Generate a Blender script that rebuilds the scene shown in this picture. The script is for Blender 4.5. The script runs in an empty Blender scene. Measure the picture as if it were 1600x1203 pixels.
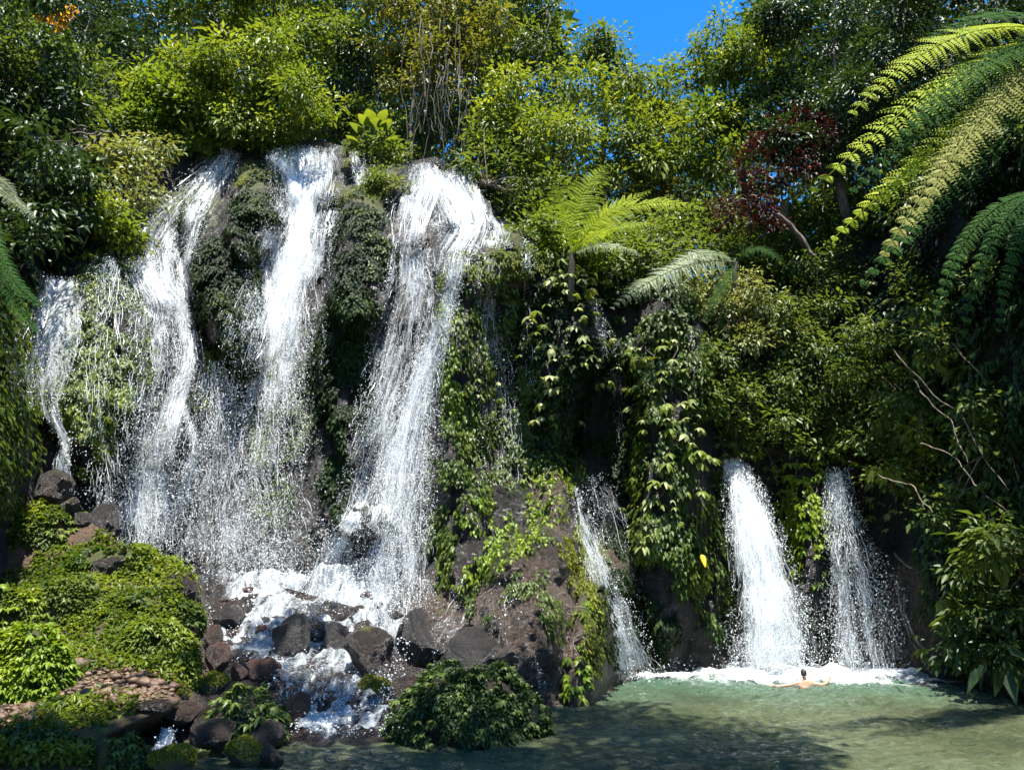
import bpy, bmesh, math, random
import numpy as np
from mathutils import Matrix, Vector

scene = bpy.context.scene
col = scene.collection
# ------------------------------------------------------------------ camera, sky, sun, exposure
PITCH, FPX, CAMZ = math.radians(14.0), 1202.0, 3.0
cam_data = bpy.data.cameras.new('camera')
cam_data.sensor_width = 36.0
cam_data.lens = 36.0 * FPX / 1600.0
cam_data.clip_end = 2000.0
cam = bpy.data.objects.new('camera', cam_data)
col.objects.link(cam)
cam.location = (0, 0, CAMZ)
cam.rotation_euler = (math.pi / 2 + PITCH, 0, 0)
scene.camera = cam

SUN = np.array([0.04, -0.25, 0.967]); SUN /= np.linalg.norm(SUN)
world = bpy.data.worlds.new('World'); scene.world = world; world.use_nodes = True
wn = world.node_tree.nodes; bg = wn['Background']
sky = wn.new('ShaderNodeTexSky'); sky.sky_type = 'NISHITA'; sky.sun_disc = False
sky.sun_elevation = math.asin(SUN[2])
sky.sun_rotation = math.atan2(SUN[0], SUN[1])
sky.air_density = 1.0; sky.dust_density = 0.2; sky.ozone_density = 2.5
hs = wn.new('ShaderNodeHueSaturation'); hs.inputs['Saturation'].default_value = 1.4
world.node_tree.links.new(sky.outputs[0], hs.inputs['Color'])
world.node_tree.links.new(hs.outputs[0], bg.inputs[0]); bg.inputs[1].default_value = 0.09
sun_data = bpy.data.lights.new('sun', 'SUN'); sun_data.energy = 5.0
sun_data.angle = math.radians(0.5); sun_data.color = (1.0, 0.955, 0.87)
sun = bpy.data.objects.new('sun', sun_data); col.objects.link(sun)
sun.rotation_euler = Vector(SUN).to_track_quat('Z', 'Y').to_euler()
vs = scene.view_settings
vs.view_transform = 'Standard'; vs.look = 'None'; vs.gamma = 1.0; vs.use_curve_mapping = False
vs.exposure = 1.8
scene.cycles.max_bounces = 6; scene.cycles.diffuse_bounces = 2; scene.cycles.glossy_bounces = 2
scene.cycles.transmission_bounces = 3; scene.cycles.transparent_max_bounces = 12
scene.cycles.sample_clamp_indirect = 4.0

# ------------------------------------------------------------------ helpers
rng = np.random.default_rng(7)
def ray(u, v):
    u = np.asarray(u, float); v = np.asarray(v, float)
    a = (u - 800) / FPX; b = (601.5 - v) / FPX
    c, s = math.cos(PITCH), math.sin(PITCH)
    return np.stack([a, c - s * b, s + c * b], -1)
def P(u, v, Y):
    d = ray(u, v)
    return np.array([0, 0, CAMZ]) + d * (np.asarray(Y, float) / d[..., 1])[..., None]
def proj(p):
    p = np.asarray(p, float) - np.array([0, 0, CAMZ])
    c, s = math.cos(PITCH), math.sin(PITCH)
    f = p[..., 1] * c + p[..., 2] * s; up = -p[..., 1] * s + p[..., 2] * c
    return 800 + FPX * p[..., 0] / f, 601.5 - FPX * up / f
def mpp(p):                                  # metres per photo pixel at a point
    p = np.asarray(p, float)
    return (p[..., 1] * math.cos(PITCH) + (p[..., 2] - CAMZ) * math.sin(PITCH)) / FPX
def nrm(a):
    return a / np.maximum(np.linalg.norm(a, axis=-1, keepdims=True), 1e-9)
def sstep(a, b, x):
    t = np.clip((x - a) / (b - a), 0, 1); return t * t * (3 - 2 * t)
def _hash(i, j, k, s):
    n = (i * 374761393 + j * 668265263 + k * 2147483647 + s * 1274126177) & 0xFFFFFFFF
    n = ((n ^ (n >> 13)) * 1274126177) & 0xFFFFFFFF
    n = ((n ^ (n >> 15)) * 2246822519) & 0xFFFFFFFF
    return ((n ^ (n >> 16)) & 0xFFFF) / 65535.0
def vnoise(p, seed=0):
    p = np.asarray(p, float); i = np.floor(p).astype(np.int64); f = p - i; f = f * f * (3 - 2 * f)
    x, y, z = i[..., 0], i[..., 1], i[..., 2]; r = 0
    for a in (0, 1):
        for b in (0, 1):
            for c in (0, 1):
                w = (f[..., 0] if a else 1 - f[..., 0]) * (f[..., 1] if b else 1 - f[..., 1]) * (f[..., 2] if c else 1 - f[..., 2])
                r = r + w * _hash(x + a, y + b, z + c, seed)
    return r * 2 - 1
def fbm(p, octaves=4, seed=0, gain=0.5):
    p = np.asarray(p, float); r = 0; a = 1.0
    for o in range(octaves):
        r = r + a * vnoise(p * 2.0 ** o, seed + o); a *= gain
    return r

def link(o, parent=None):
    col.objects.link(o)
    if parent is not None: o.parent = parent
    return o
def tag(o, label, cat=None, group=None, kind=None):
    o['label'] = label
    if cat: o['category'] = cat
    if group: o['group'] = group
    if kind: o['kind'] = kind
    return o
def thing(name, label, cat, loc, group=None):
    o = bpy.data.objects.new(name, None); o.location = [float(c) for c in loc]; o.empty_display_size = 0.2
    return tag(link(o), label, cat, group)
def mesh_np(name, verts, faces, mat, parent=None, attrs=None, smooth=False):
    """verts (N,3) in world space, faces (M,k); parent's own location is subtracted."""
    verts = np.asarray(verts, np.float32)
    if parent is not None:
        off = np.array(parent.location, np.float32)
        q = parent.parent
        while q is not None: off = off + np.array(q.location, np.float32); q = q.parent
        verts = verts - off
    faces = np.asarray(faces, np.int32); k = faces.shape[1]
    me = bpy.data.meshes.new(name)
    me.vertices.add(len(verts)); me.vertices.foreach_set('co', verts.ravel())
    me.loops.add(faces.size); me.loops.foreach_set('vertex_index', faces.ravel())
    me.polygons.add(len(faces)); me.polygons.foreach_set('loop_start', np.arange(len(faces), dtype=np.int32) * k)
    if smooth: me.polygons.foreach_set('use_smooth', np.ones(len(faces), bool))
    for an, (dom, val) in (attrs or {}).items():
        if dom == 'UV':
            uv = me.uv_layers.new(name=an); uv.data.foreach_set('uv', np.asarray(val, np.float32)[faces.ravel()].ravel())
        else:
            at = me.attributes.new(an, 'FLOAT', dom); at.data.foreach_set('value', np.asarray(val, np.float32))
    me.update(calc_edges=True); me.materials.append(mat)
    return link(bpy.data.objects.new(name, me), parent)
def gridf(nr, nc, off=0):
    a = np.arange(nr * nc).reshape(nr, nc) + off
    return np.stack([a[:-1, :-1], a[1:, :-1], a[1:, 1:], a[:-1, 1:]], -1).reshape(-1, 4)
def tube(pts, radii, sides=6):
    pts = np.asarray(pts, float); n = len(pts); radii = np.broadcast_to(radii, (n,))
    t = nrm(np.gradient(pts, axis=0)); ref = np.where(np.abs(t[:, 2:3]) > 0.9, [[1.0, 0, 0]], [[0, 0, 1.0]])
    a = nrm(np.cross(t, ref)); b = np.cross(t, a)
    th = np.linspace(0, 2 * math.pi, sides, endpoint=False)
    v = pts[:, None] + radii[:, None, None] * (np.cos(th)[None, :, None] * a[:, None] + np.sin(th)[None, :, None] * b[:, None])
    idx = np.arange(n * sides).reshape(n, sides); nx = np.roll(idx, -1, 1)
    f = np.stack([idx[:-1], nx[:-1], nx[1:], idx[1:]], -1).reshape(-1, 4)
    return v.reshape(-1, 3), f
class Acc:                                    # gathers quads / tris of one mesh
    def __init__(s): s.v, s.f, s.n, s.a = [], [], 0, []
    def add(s, v, f, a=None):
        s.v.append(np.asarray(v)); s.f.append(np.asarray(f) + s.n); s.n += len(v)
        if a is not None: s.a.append(np.asarray(a))
    def build(s, name, mat, parent=None, smooth=False, attr=None):
        at = {attr: ('FACE', np.concatenate(s.a))} if attr and s.a else None
        return mesh_np(name, np.concatenate(s.v), np.concatenate(s.f), mat, parent, at, smooth)

# ------------------------------------------------------------------ materials
def newmat(name):
    m = bpy.data.materials.new(name); m.use_nodes = True
    nt = m.node_tree; nt.nodes.clear()
    out = nt.nodes.new('ShaderNodeOutputMaterial')
    def nd(t, ins=None, **kw):
        n = nt.nodes.new('ShaderNode' + t)
        for k, v in kw.items(): setattr(n, k, v)
        for k, v in (ins or {}).items():
            if hasattr(v, 'is_output'): nt.links.new(v, n.inputs[k])
            else: n.inputs[k].default_value = v
        return n
    def ramp(fac, stops):
        n = nd('ValToRGB', {0: fac}); e = n.color_ramp.elements
        while len(e) < len(stops): e.new(0.5)
        for q, (p, c) in zip(e, stops): q.position = p; q.color = (*c, 1) if not isinstance(c, (int, float)) else (c, c, c, 1)
        return n.outputs[0]
    def mixc(fac, a, b):
        n = nd('Mix', data_type='RGBA')
        for k, v in ((0, fac), (6, a), (7, b)):
            if hasattr(v, 'is_output'): nt.links.new(v, n.inputs[k])
            else: n.inputs[k].default_value = v if k == 0 else (*v, 1)
        return n.outputs[2]
    def math_(op, a, b=0.0, clamp=False):
        return nd('Math', {0: a, 1: b}, operation=op, use_clamp=clamp).outputs[0]
    def surf(s, disp=None): nt.links.new(s, out.inputs[0])
    return m, nd, ramp, mixc, math_, surf
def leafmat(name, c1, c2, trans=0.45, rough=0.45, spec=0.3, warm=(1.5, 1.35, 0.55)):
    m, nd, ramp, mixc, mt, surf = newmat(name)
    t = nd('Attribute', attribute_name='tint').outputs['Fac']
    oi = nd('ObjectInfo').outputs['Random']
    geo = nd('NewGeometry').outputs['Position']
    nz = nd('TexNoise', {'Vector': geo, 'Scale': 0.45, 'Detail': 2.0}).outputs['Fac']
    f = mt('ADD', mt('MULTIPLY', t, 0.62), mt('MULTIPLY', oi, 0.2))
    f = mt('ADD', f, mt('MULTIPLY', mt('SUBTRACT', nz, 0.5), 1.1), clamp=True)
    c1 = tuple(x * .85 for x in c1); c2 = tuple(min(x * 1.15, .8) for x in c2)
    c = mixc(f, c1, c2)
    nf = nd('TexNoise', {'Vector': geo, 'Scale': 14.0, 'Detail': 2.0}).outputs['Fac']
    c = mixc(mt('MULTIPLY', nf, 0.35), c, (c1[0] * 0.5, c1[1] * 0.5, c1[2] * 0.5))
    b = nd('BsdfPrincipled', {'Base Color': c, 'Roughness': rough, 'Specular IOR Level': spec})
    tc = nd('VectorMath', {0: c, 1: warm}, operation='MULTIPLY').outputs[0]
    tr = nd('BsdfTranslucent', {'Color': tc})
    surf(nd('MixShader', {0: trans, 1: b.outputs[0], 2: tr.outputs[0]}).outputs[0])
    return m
M = {}
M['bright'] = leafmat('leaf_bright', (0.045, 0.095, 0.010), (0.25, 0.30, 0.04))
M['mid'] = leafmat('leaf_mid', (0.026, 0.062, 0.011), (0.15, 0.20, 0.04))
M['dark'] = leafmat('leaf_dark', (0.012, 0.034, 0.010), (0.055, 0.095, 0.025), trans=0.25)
M['pale'] = leafmat('leaf_pale', (0.13, 0.17, 0.05), (0.34, 0.36, 0.15), trans=0.3)
M['lime'] = leafmat('leaf_lime', (0.07, 0.15, 0.008), (0.26, 0.33, 0.02), trans=0.4)
M['fernlime'] = leafmat('fern_lime', (0.24, 0.34, 0.008), (0.42, 0.48, 0.015), trans=0.5, rough=0.65, spec=0.2)
M['ferndark'] = leafmat('fern_dark', (0.02, 0.065, 0.015), (0.06, 0.12, 0.03), trans=0.35, rough=0.8, spec=0.05)
M['fernpale'] = leafmat('fern_pale', (0.13, 0.18, 0.08), (0.26, 0.31, 0.16), trans=0.3, rough=0.5, spec=.3)
M['fernold'] = leafmat('fern_old', (0.17, 0.19, 0.035), (0.30, 0.29, 0.07), trans=0.35, rough=.7, spec=.15)
M['red'] = leafmat('leaf_red', (0.014, 0.006, 0.006), (0.05, 0.016, 0.017), warm=(1.5, 0.6, 0.5))
M['orange'] = leafmat('leaf_orange', (0.4, 0.17, 0.01), (0.62, 0.36, 0.04))
M['yellow'] = leafmat('leaf_yellow', (0.7, 0.45, 0.02), (0.8, 0.5, 0.03))
M['olive'] = leafmat('leaf_olive', (0.07, 0.09, 0.015), (0.20, 0.20, 0.04))
M['deep'] = leafmat('leaf_shade', (0.005, 0.012, 0.003), (0.019, 0.042, 0.006), trans=0.15, spec=0.15, rough=.6)  # near-black leaf colour with shade painted in, for buttresses, recess and side walls
M['mossleaf'] = leafmat('moss_tuft', (0.05, 0.075, 0.008), (0.20, 0.21, 0.015), trans=0.2, rough=0.8, spec=0.2)

def rockmat(name, dark, light, moss=0.0, rough=(0.25, 0.7), attr=False, scale=1.0, bump=0.9):
    m, nd, ramp, mixc, mt, surf = newmat(name)
    geo = nd('NewGeometry'); pos = geo.outputs['Position']
    n1 = nd('TexNoise', {'Vector': pos, 'Scale': 1.1 * scale, 'Detail': 8.0, 'Roughness': 0.65}).outputs['Fac']
    n2 = nd('TexNoise', {'Vector': pos, 'Scale': 9.0 * scale, 'Detail': 6.0, 'Roughness': 0.7}).outputs['Fac']
    n4 = nd('TexNoise', {'Vector': pos, 'Scale': 28.0 * scale, 'Detail': 5.0, 'Roughness': 0.7}).outputs['Fac']
    vo = nd('TexVoronoi', {'Vector': pos, 'Scale': 6.0 * scale}).outputs['Distance']
    c = mixc(ramp(n1, [(0.35, 0.0), (0.65, 1.0)]), dark, light)
    c = mixc(mt('MULTIPLY', ramp(n2, [(0.4, 0.0), (0.62, 1.0)]), 0.55), c, tuple(x * 0.35 for x in dark))
    if attr:
        tu = nd('Attribute', attribute_name='tufa').outputs['Fac']
        ct = mixc(ramp(n2, [(0.40, 0.0), (0.58, 1.0)]), (0.012, 0.009, 0.007), (0.125, 0.083, 0.06))
        c = mixc(tu, c, ct)
        am = nd('Attribute', attribute_name='moss').outputs['Fac']
    c = mixc(mt('MULTIPLY', ramp(n4, [(0.42, 0.0), (0.56, 1.0)]), 0.6), c, tuple(x * 0.3 for x in dark))
    up = nd('SeparateXYZ', {0: geo.outputs['Normal']}).outputs[2]
    mn = nd('TexNoise', {'Vector': pos, 'Scale': 2.2 * scale, 'Detail': 5.0}).outputs['Fac']
    mk = mt('ADD', mt('MULTIPLY', up, 0.45), mt('SUBTRACT', mn, 0.62 - moss))
    if attr: mk = mt('ADD', mk, mt('MULTIPLY', am, 0.45))
    mk = ramp(mk, [(0.12, 0.0), (0.32, 1.0)])
    mcol = mixc(n2, (0.012, 0.02, 0.003), (0.075, 0.078, 0.009))
    c = mixc(mk, c, mcol)
    r = nd('MapRange', {0: n2, 3: rough[0], 4: rough[1]}).outputs[0]
    r = mt('MAXIMUM', r, mt('MULTIPLY', mk, 0.85))
    h = mt('ADD', mt('ADD', mt('MULTIPLY', n2, 0.9), mt('MULTIPLY', n4, 0.6)), mt('MULTIPLY', vo, 0.12))
    bp = nd('Bump', {'Strength': bump, 'Distance': 0.12, 'Height': h}).outputs[0]
    b = nd('BsdfPrincipled', {'Base Color': c, 'Roughness': r, 'Specular IOR Level': 0.5, 'Normal': bp})
    surf(b.outputs[0]); return m
M['cliff'] = rockmat('cliff_rock', (0.006, 0.0055, 0.005), (0.026, 0.021, 0.017), moss=-0.16, attr=True, bump=1.0, rough=(.12, .5))
M['rock'] = rockmat('boulder_rock', (0.010, 0.009, 0.009), (0.045, 0.038, 0.034), moss=-0.3, rough=(.15,.5))
M['rockred'] = rockmat('red_brown_rock', (0.02, 0.010, 0.008), (0.13, 0.062, 0.042), moss=-0.3, rough=(.15,.5))
M['rockbrown'] = rockmat('dark_brown_rock', (0.012, 0.008, 0.006), (0.055, 0.033, 0.024), moss=-0.15, rough=(.15,.5))
M['rockmoss'] = rockmat('mossy_rock', (0.03, 0.03, 0.02), (0.09, 0.08, 0.05), moss=0.35)
M['soil'] = rockmat('bank_soil', (0.025, 0.015, 0.009), (0.20, 0.11, 0.055), moss=-0.12, rough=(0.4, 0.8))
M['wetbed'] = rockmat('stream_bed_rock', (0.010, 0.007, 0.006), (0.05, 0.03, 0.022), moss=-0.4, rough=(0.12, 0.4))
M['pebble'] = rockmat('pebble', (0.05, 0.028, 0.017), (0.30, 0.175, 0.10), moss=-0.9, scale=3.0, bump=0.3)
def barkmat(name, a, b):
    m, nd, ramp, mixc, mt, surf = newmat(name)
    pos = nd('NewGeometry').outputs['Position']
    mp = nd('Mapping', {'Vector': pos, 'Scale': (9, 9, 1.5)}).outputs[0]
    n = nd('TexNoise', {'Vector': mp, 'Scale': 1.0, 'Detail': 6.0}).outputs['Fac']
    bp = nd('Bump', {'Strength': 0.6, 'Distance': 0.05, 'Height': n}).outputs[0]
    surf(nd('BsdfPrincipled', {'Base Color': mixc(ramp(n, [(0.35, 0.0), (0.65, 1.0)]), a, b), 'Roughness': 0.85, 'Normal': bp}).outputs[0]); return m
M['bark'] = barkmat('bark', (0.03, 0.024, 0.018), (0.13, 0.10, 0.075))
M['vine'] = barkmat('vine_bark', (0.03, 0.024, 0.018), (0.17, 0.135, 0.095))
M['twig'] = barkmat('twig_bark', (0.05, 0.036, 0.024), (0.19, 0.15, 0.11))

def whitewater(name, alpha=None, base=(0.86, 0.90, 0.93)):
    m, nd, ramp, mixc, mt, surf = newmat(name)
    d = nd('BsdfDiffuse', {'Color': (*base, 1)}); t = nd('BsdfTranslucent', {'Color': (*base, 1)})
    g = nd('BsdfGlossy', {'Color': (1, 1, 1, 1), 'Roughness': 0.25})
    s = nd('MixShader', {0: 0.42, 1: d.outputs[0], 2: t.outputs[0]}).outputs[0]
    s = nd('MixShader', {0: 0.06, 1: s, 2: g.outputs[0]}).outputs[0]
    if alpha:
        uv = nd('UVMap', uv_map='flow').outputs[0]
        de = nd('Attribute', attribute_name='dens').outputs['Fac']
        def layer(sx, sy, det, dis):
            mp = nd('Mapping', {'Vector': uv, 'Scale': (sx * alpha[0], sy * alpha[1], 1)}).outputs[0]
            return nd('TexNoise', {'Vector': mp, 'Scale': 1.0, 'Detail': det, 'Roughness': 0.6, 'Distortion': dis}).outputs['Fac']
        k = mt('ADD', mt('MULTIPLY', layer(2.6, .22, 3.0, .5), .42), mt('MULTIPLY', layer(9.0, .8, 4.0, .8), .42))
        k = mt('ADD', k, mt('MULTIPLY', layer(15.0, 7.0, 3.0, 1.6), .30))
        k = mt('SUBTRACT', k, mt('SUBTRACT', alpha[2], mt('MULTIPLY', de, 0.30)))
        k = mt('MULTIPLY', k, 4.6, clamp=True)
        k = mt('MULTIPLY', k, mt('MULTIPLY', de, 1.6, clamp=True))
        tr = nd('BsdfTransparent')
        s = nd('MixShader', {0: mt('MULTIPLY', k, 0.80), 1: tr.outputs[0], 2: s}).outputs[0]
    surf(s); return m
M['drops'] = whitewater('water_drops')
M['veil'] = whitewater('water_veil', alpha=(1.0, 1.0, .73))
M['foam'] = whitewater('water_foam', alpha=(.45, 2.2, .70))
M['rapid'] = whitewater('water_rapid', alpha=(.6, 2.6, .80), base=(.62, .68, .72))
# ------------------------------------------------------------------ the cliff: depth of the rock face
TU = np.array([-400, -150, 0, 100, 200, 300, 420, 520, 620, 700, 780, 860, 940, 1000, 1080, 1160, 1260, 1360, 1440, 1520, 1600, 1750, 2000], float)
TV = np.array([-300, 0, 100, 220, 300, 400, 500, 700, 900, 1110, 1300], float)
TD = np.array([
 [14, 18, 26, 30, 34, 35, 36, 36, 35, 34, 34, 34, 34, 34, 34, 34, 34, 31, 27, 23, 19.5, 16, 12],
 [13.5, 17, 25, 28.5, 32, 33, 33, 33, 32.5, 31.5, 31, 31, 31, 32, 32, 33, 32, 30, 26.5, 22.5, 19, 16, 12],
 [13, 16.5, 24, 27.5, 30.8, 31.5, 31.8, 31.5, 31, 30, 29.5, 29.5, 30, 31, 31, 32, 31.5, 29.5, 26, 22, 19, 16, 12],
 [12.5, 16, 23, 26.5, 29.5, 30.3, 30.6, 30.4, 30, 29, 28.5, 28.5, 29, 30, 30, 31, 31, 29, 26, 22, 19, 16, 12],
 [12, 15.5, 22, 25.5, 28, 28.8, 29, 28.6, 28, 27.3, 27, 27, 28, 29, 29.5, 30.5, 30.5, 28.5, 25.8, 22, 19.2, 16, 12],
 [11.5, 15, 21, 24.5, 26.5, 27.2, 27.4, 27, 26.4, 25.6, 25.2, 25.4, 26.4, 27.5, 28, 29.5, 29.5, 28, 25.5, 22, 19.5, 16, 12],
 [11, 14.5, 20.5, 23.5, 25.2, 26, 26.4, 26, 25.6, 25, 25.2, 25.3, 26, 26.3, 26.6, 28, 28.2, 27.5, 25.5, 22, 20, 16.5, 12],
 [10.5, 14, 19.5, 22.5, 24, 24.8, 25.2, 25, 24.8, 24.5, 24.8, 25.2, 26, 25.8, 26, 27.5, 27.5, 27.5, 25.5, 22.5, 20.5, 17, 12],
 [10, 13.5, 19, 22, 23.5, 24, 24.5, 24.3, 24, 23.8, 23.5, 23.2, 24, 25.3, 25.8, 26.8, 27, 27, 25.5, 22.8, 20.8, 17, 12],
 [9, 13, 18.5, 21.5, 23, 23.5, 24, 24, 23.5, 23, 22.5, 21.5, 22.5, 25, 25.8, 26.5, 26.8, 26.8, 25.5, 22.8, 21, 17.5, 12],
 [9, 13, 18.5, 21.5, 23, 23.5, 24, 24, 23.5, 23, 22.3, 21.2, 22.3, 25, 25.8, 26.5, 26.8, 26.8, 25.5, 22.8, 21, 17.5, 12]])
BUMPS = [  # u, v, half-width, half-height, metres proud (negative = recess), tilt px per px
 (150, 570, 78, 185, 1.7, 0.0), (240, 560, 62, 170, 0.9, 0.0), (265, 440, 50, 50, 0.4, 0.0),
 (397, 335, 46, 76, 1.8, 0.1), (350, 440, 56, 150, 1.9, -0.25), (335, 580, 40, 130, 0.8, 0.0),
 (562, 410, 56, 118, 1.9, 0.0), (545, 570, 52, 160, 1.2, -0.1), (520, 740, 40, 150, 0.6, 0.0),
 (765, 418, 88, 44, .7, 0.0), (722, 640, 46, 290, 1.1, 0.0), (800, 640, 90, 230, -0.8, 0.0),
 (850, 1020, 110, 200, 1.9, 0.0), (760, 970, 120, 130, 1.3, 0.0), (935, 980, 40, 190, 1.0, 0.15), (670, 1010, 60, 80, 1.0, 0.0),
 (775, 820, 60, 90, 0.7, 0.0), (865, 820, 45, 90, 0.8, 0.0), (880, 540, 70, 140, 0.9, 0.0),
 (945, 740, 70, 190, -1.6, 0.1), (1050, 700, 62, 330, 1.2, 0.0), (1190, 900, 66, 190, -1.3, 0.1), (1255, 850, 44, 150, 1.0, 0.0),
 (1345, 900, 60, 190, -1.1, 0.1), (1440, 960, 60, 160, 1.0, 0.0), (800, 322, 36, 42, -2.6, 0.0),
 (440, 248, 26, 24, 0.7, 0.0), (548, 246, 16, 26, 0.7, 0.0), (512, 300, 26, 24, 0.7, 0.0), (640, 358, 32, 38, 0.9, 0.0),
 (800, 372, 20, 20, 0.7, 0.0), (708, 345, 14, 12, 0.5, 0.0), (735, 375, 18, 24, 0.4, 0.0), (600, 290, 24, 34, 0.6, 0.0),
 (282, 690, 26, 62, 0.8, 0.0), (285, 330, 22, 30, 0.5, 0.0), (225, 372, 22, 22, 0.5, 0.0), (455, 300, 16, 20, 0.4, 0.0),
 (565, 815, 50, 24, 0.7, 0.0), (505, 365, 20, 30, 0.4, 0.0), (-30, 610, 88, 215, 2.6, 0.0), (210, 300, 60, 80, 0.8, 0.0),
 (1180, 560, 110, 120, 1.0, 0.0), (1400, 600, 70, 130, 0.6, 0.0)]
def Dsm(u, v):
    u = np.asarray(u, float); v = np.asarray(v, float)
    i = np.clip(np.searchsorted(TU, u) - 1, 0, len(TU) - 2); j = np.clip(np.searchsorted(TV, v) - 1, 0, len(TV) - 2)
    a = np.clip((u - TU[i]) / (TU[i + 1] - TU[i]), 0, 1); b = np.clip((v - TV[j]) / (TV[j + 1] - TV[j]), 0, 1)
    d = TD[j, i] * (1 - a) * (1 - b) + TD[j, i + 1] * a * (1 - b) + TD[j + 1, i] * (1 - a) * b + TD[j + 1, i + 1] * a * b
    for cu, cv, ru, rv, am, ti in BUMPS:
        q = 1 - ((u - cu - ti * (cv - v)) / ru) ** 2 - ((v - cv) / rv) ** 2
        d = d - am * np.sqrt(np.clip(q, 0, 1))
    return d
def Dfull(u, v):
    d = Dsm(u, v); p = P(u, v, d)
    q = p * np.array([1.0, 0.6, 0.55])
    n = fbm(q * 0.9, 5, 3, 0.55) * 0.33 + (1 - np.abs(fbm(q * 2.3, 3, 31))) * 0.16 + fbm(p * 4.5, 3, 61) * 0.085
    return d - n
LU = [-400, -150, 0, 100, 200, 300, 350, 420, 500, 560, 600, 640, 680, 720, 760, 800, 830, 900, 1000, 1100, 1250, 1350, 1450, 1600, 1750, 2000]
LV = [-250, -20, 120, 180, 235, 238, 228, 224, 218, 236, 262, 252, 245, 268, 312, 345, 372, 405, 430, 440, 430, 380, 300, 220, 150, 50]
def lip(u): return np.interp(u, LU, LV)
def S(u, v, off=0.0):                        # a point of the rock face, off metres in front of it
    return P(u, v, Dsm(u, v) - off)
def SN(u, v):
    e = 6.0
    a = S(u + e, v) - S(u - e, v); b = S(u, v - e) - S(u, v + e)
    n = nrm(np.cross(a, b)); return n
cu = np.arange(-400, 2001, 6.0); nt_ = 180
gu = np.repeat(cu[None], nt_, 0); tt = np.linspace(0, 1, nt_)[:, None] ** 0.95
gv = lip(cu)[None] * (1 - tt) + 1200 * tt
cp = P(gu, gv, Dfull(gu, gv))
def ell(u, v, L):
    r = np.zeros(np.broadcast(u, v).shape)
    for cu_, cv_, ru, rv in L: r = np.maximum(r, np.clip(1.6 * (1 - ((u - cu_) / ru) ** 2 - ((v - cv_) / rv) ** 2), 0, 1))
    return r
TUFA = ell(gu, gv, [(840, 1010, 140, 170), (720, 985, 130, 110), (945, 960, 45, 150), (640, 365, 40, 45), (770, 430, 70, 50), (880, 780, 60, 70), (1420, 960, 60, 110), (345, 500, 30, 90), (560, 490, 40, 50), (720, 690, 20, 40)])
MOSS = ell(gu, gv, [(397, 275, 40, 30), (350, 520, 30, 100), (440, 250, 30, 30), (548, 240, 20, 30), (510, 310, 30, 30), (800, 375, 60, 30), (640, 300, 200, 20), (930, 930, 30, 130), (600, 300, 40, 40), (140, 560, 60, 180), (840, 400, 90, 20), (290, 330, 60, 50)])
vtx = cp.reshape(-1, 3)
cliff = mesh_np('cliff', vtx, gridf(nt_, len(cu))[:, ::-1], M['cliff'], None,
                {'tufa': ('POINT', TUFA.ravel()), 'moss': ('POINT', MOSS.ravel())}, smooth=True)
tag(cliff, 'dark wet rock cliff that the waterfalls run down', kind='structure')

# the forest floor behind the lip of the cliff
lp = P(cu, lip(cu), Dfull(cu, lip(cu)))
lr = lp[:, 0] / lp[:, 1]; _o = np.argsort(lr)
def ground_z(x, y):
    r = x / np.maximum(y, 1); ly = np.interp(r, lr[_o], lp[_o, 1]); lz = np.interp(r, lr[_o], lp[_o, 2])
    t = np.maximum(y - ly, 0); return lz + 0.10 * t + 0.25 * vnoise(np.stack([x * .5, y * .5, x * 0], -1), 5) * np.minimum(t, 1)
steps = np.concatenate([[0, .4, 1, 2, 3.5], np.linspace(5, 120, 24)])
hy = lp[None, :, 1] + steps[:, None]; hx = lr[None] * hy
hz = ground_z(hx, hy); hz[0] = lp[:, 2] - 0.01; hy[0] = lp[:, 1]; hx[0] = lp[:, 0]
hill = mesh_np('hillside', np.stack([hx, hy, hz], -1).reshape(-1, 3), gridf(len(steps), len(cu)), M['soil'], smooth=True)
tag(hill, 'forest floor sloping up behind the top of the falls', kind='structure')

# ------------------------------------------------------------------ left bank and stream bed
BV = [700, 760, 800, 900, 1000, 1050, 1100, 1203, 1300, 1500]; BD = [22.3, 21.4, 20.5, 19, 17, 16, 14.5, 12, 10.3, 8]
RV = [700, 880, 930, 1000, 1040, 1060, 1090, 1160, 1203, 1300, 1500]; RD = [25, 23.4, 22.2, 20.3, 19.0, 18.1, 17.25, 15.65, 14.5, 12.2, 9.5]
def Gsm(u, v):
    a = np.interp(v, BV, BD); b = np.interp(v, RV, RD)
    w = sstep(255, 330, u + (v - 1000) * 0.25 * (v < 1000) + np.clip((v - 1105) * 2.2, 0, 130))
    d = a * (1 - w) + b * w
    d = d + sstep(-50, -400, u) * -3.0 + sstep(120, 0, u) * sstep(900, 800, v) * -0.5
    return d + sstep(625, 720, u - (v < 1080) * 60) * 9
def Gfull(u, v):
    d = Gsm(u, v); p = P(u, v, d)
    return d - fbm(p * 0.9, 5, 17, 0.55) * 0.16
def G(u, v): return P(u, v, Gsm(u, v))
def btop(u): return np.interp(u, [-600, 0, 90, 140, 190, 240, 290, 330, 400, 560, 640, 780], [730, 772, 792, 815, 850, 872, 893, 898, 905, 950, 1040, 1065])
bu = np.arange(-600, 781, 5.0); gt = np.concatenate([np.linspace(0, .55, 115), np.linspace(.56, 1, 22)])[:, None]
gu2 = np.repeat(bu[None], len(gt), 0); gv2 = btop(bu)[None] * (1 - gt) + 1500 * gt
gp = P(gu2, gv2, Gfull(gu2, gv2) + .0)
gp = np.concatenate([gp[:1] + np.array([0, 3.5, -3.5]), gp], 0); gu2 = np.concatenate([gu2[:1], gu2]); gv2 = np.concatenate([gv2[:1], gv2])
wet = sstep(285, 320, gu2 + np.clip((gv2 - 1105) * 2.2, 0, 130)) 
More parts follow.
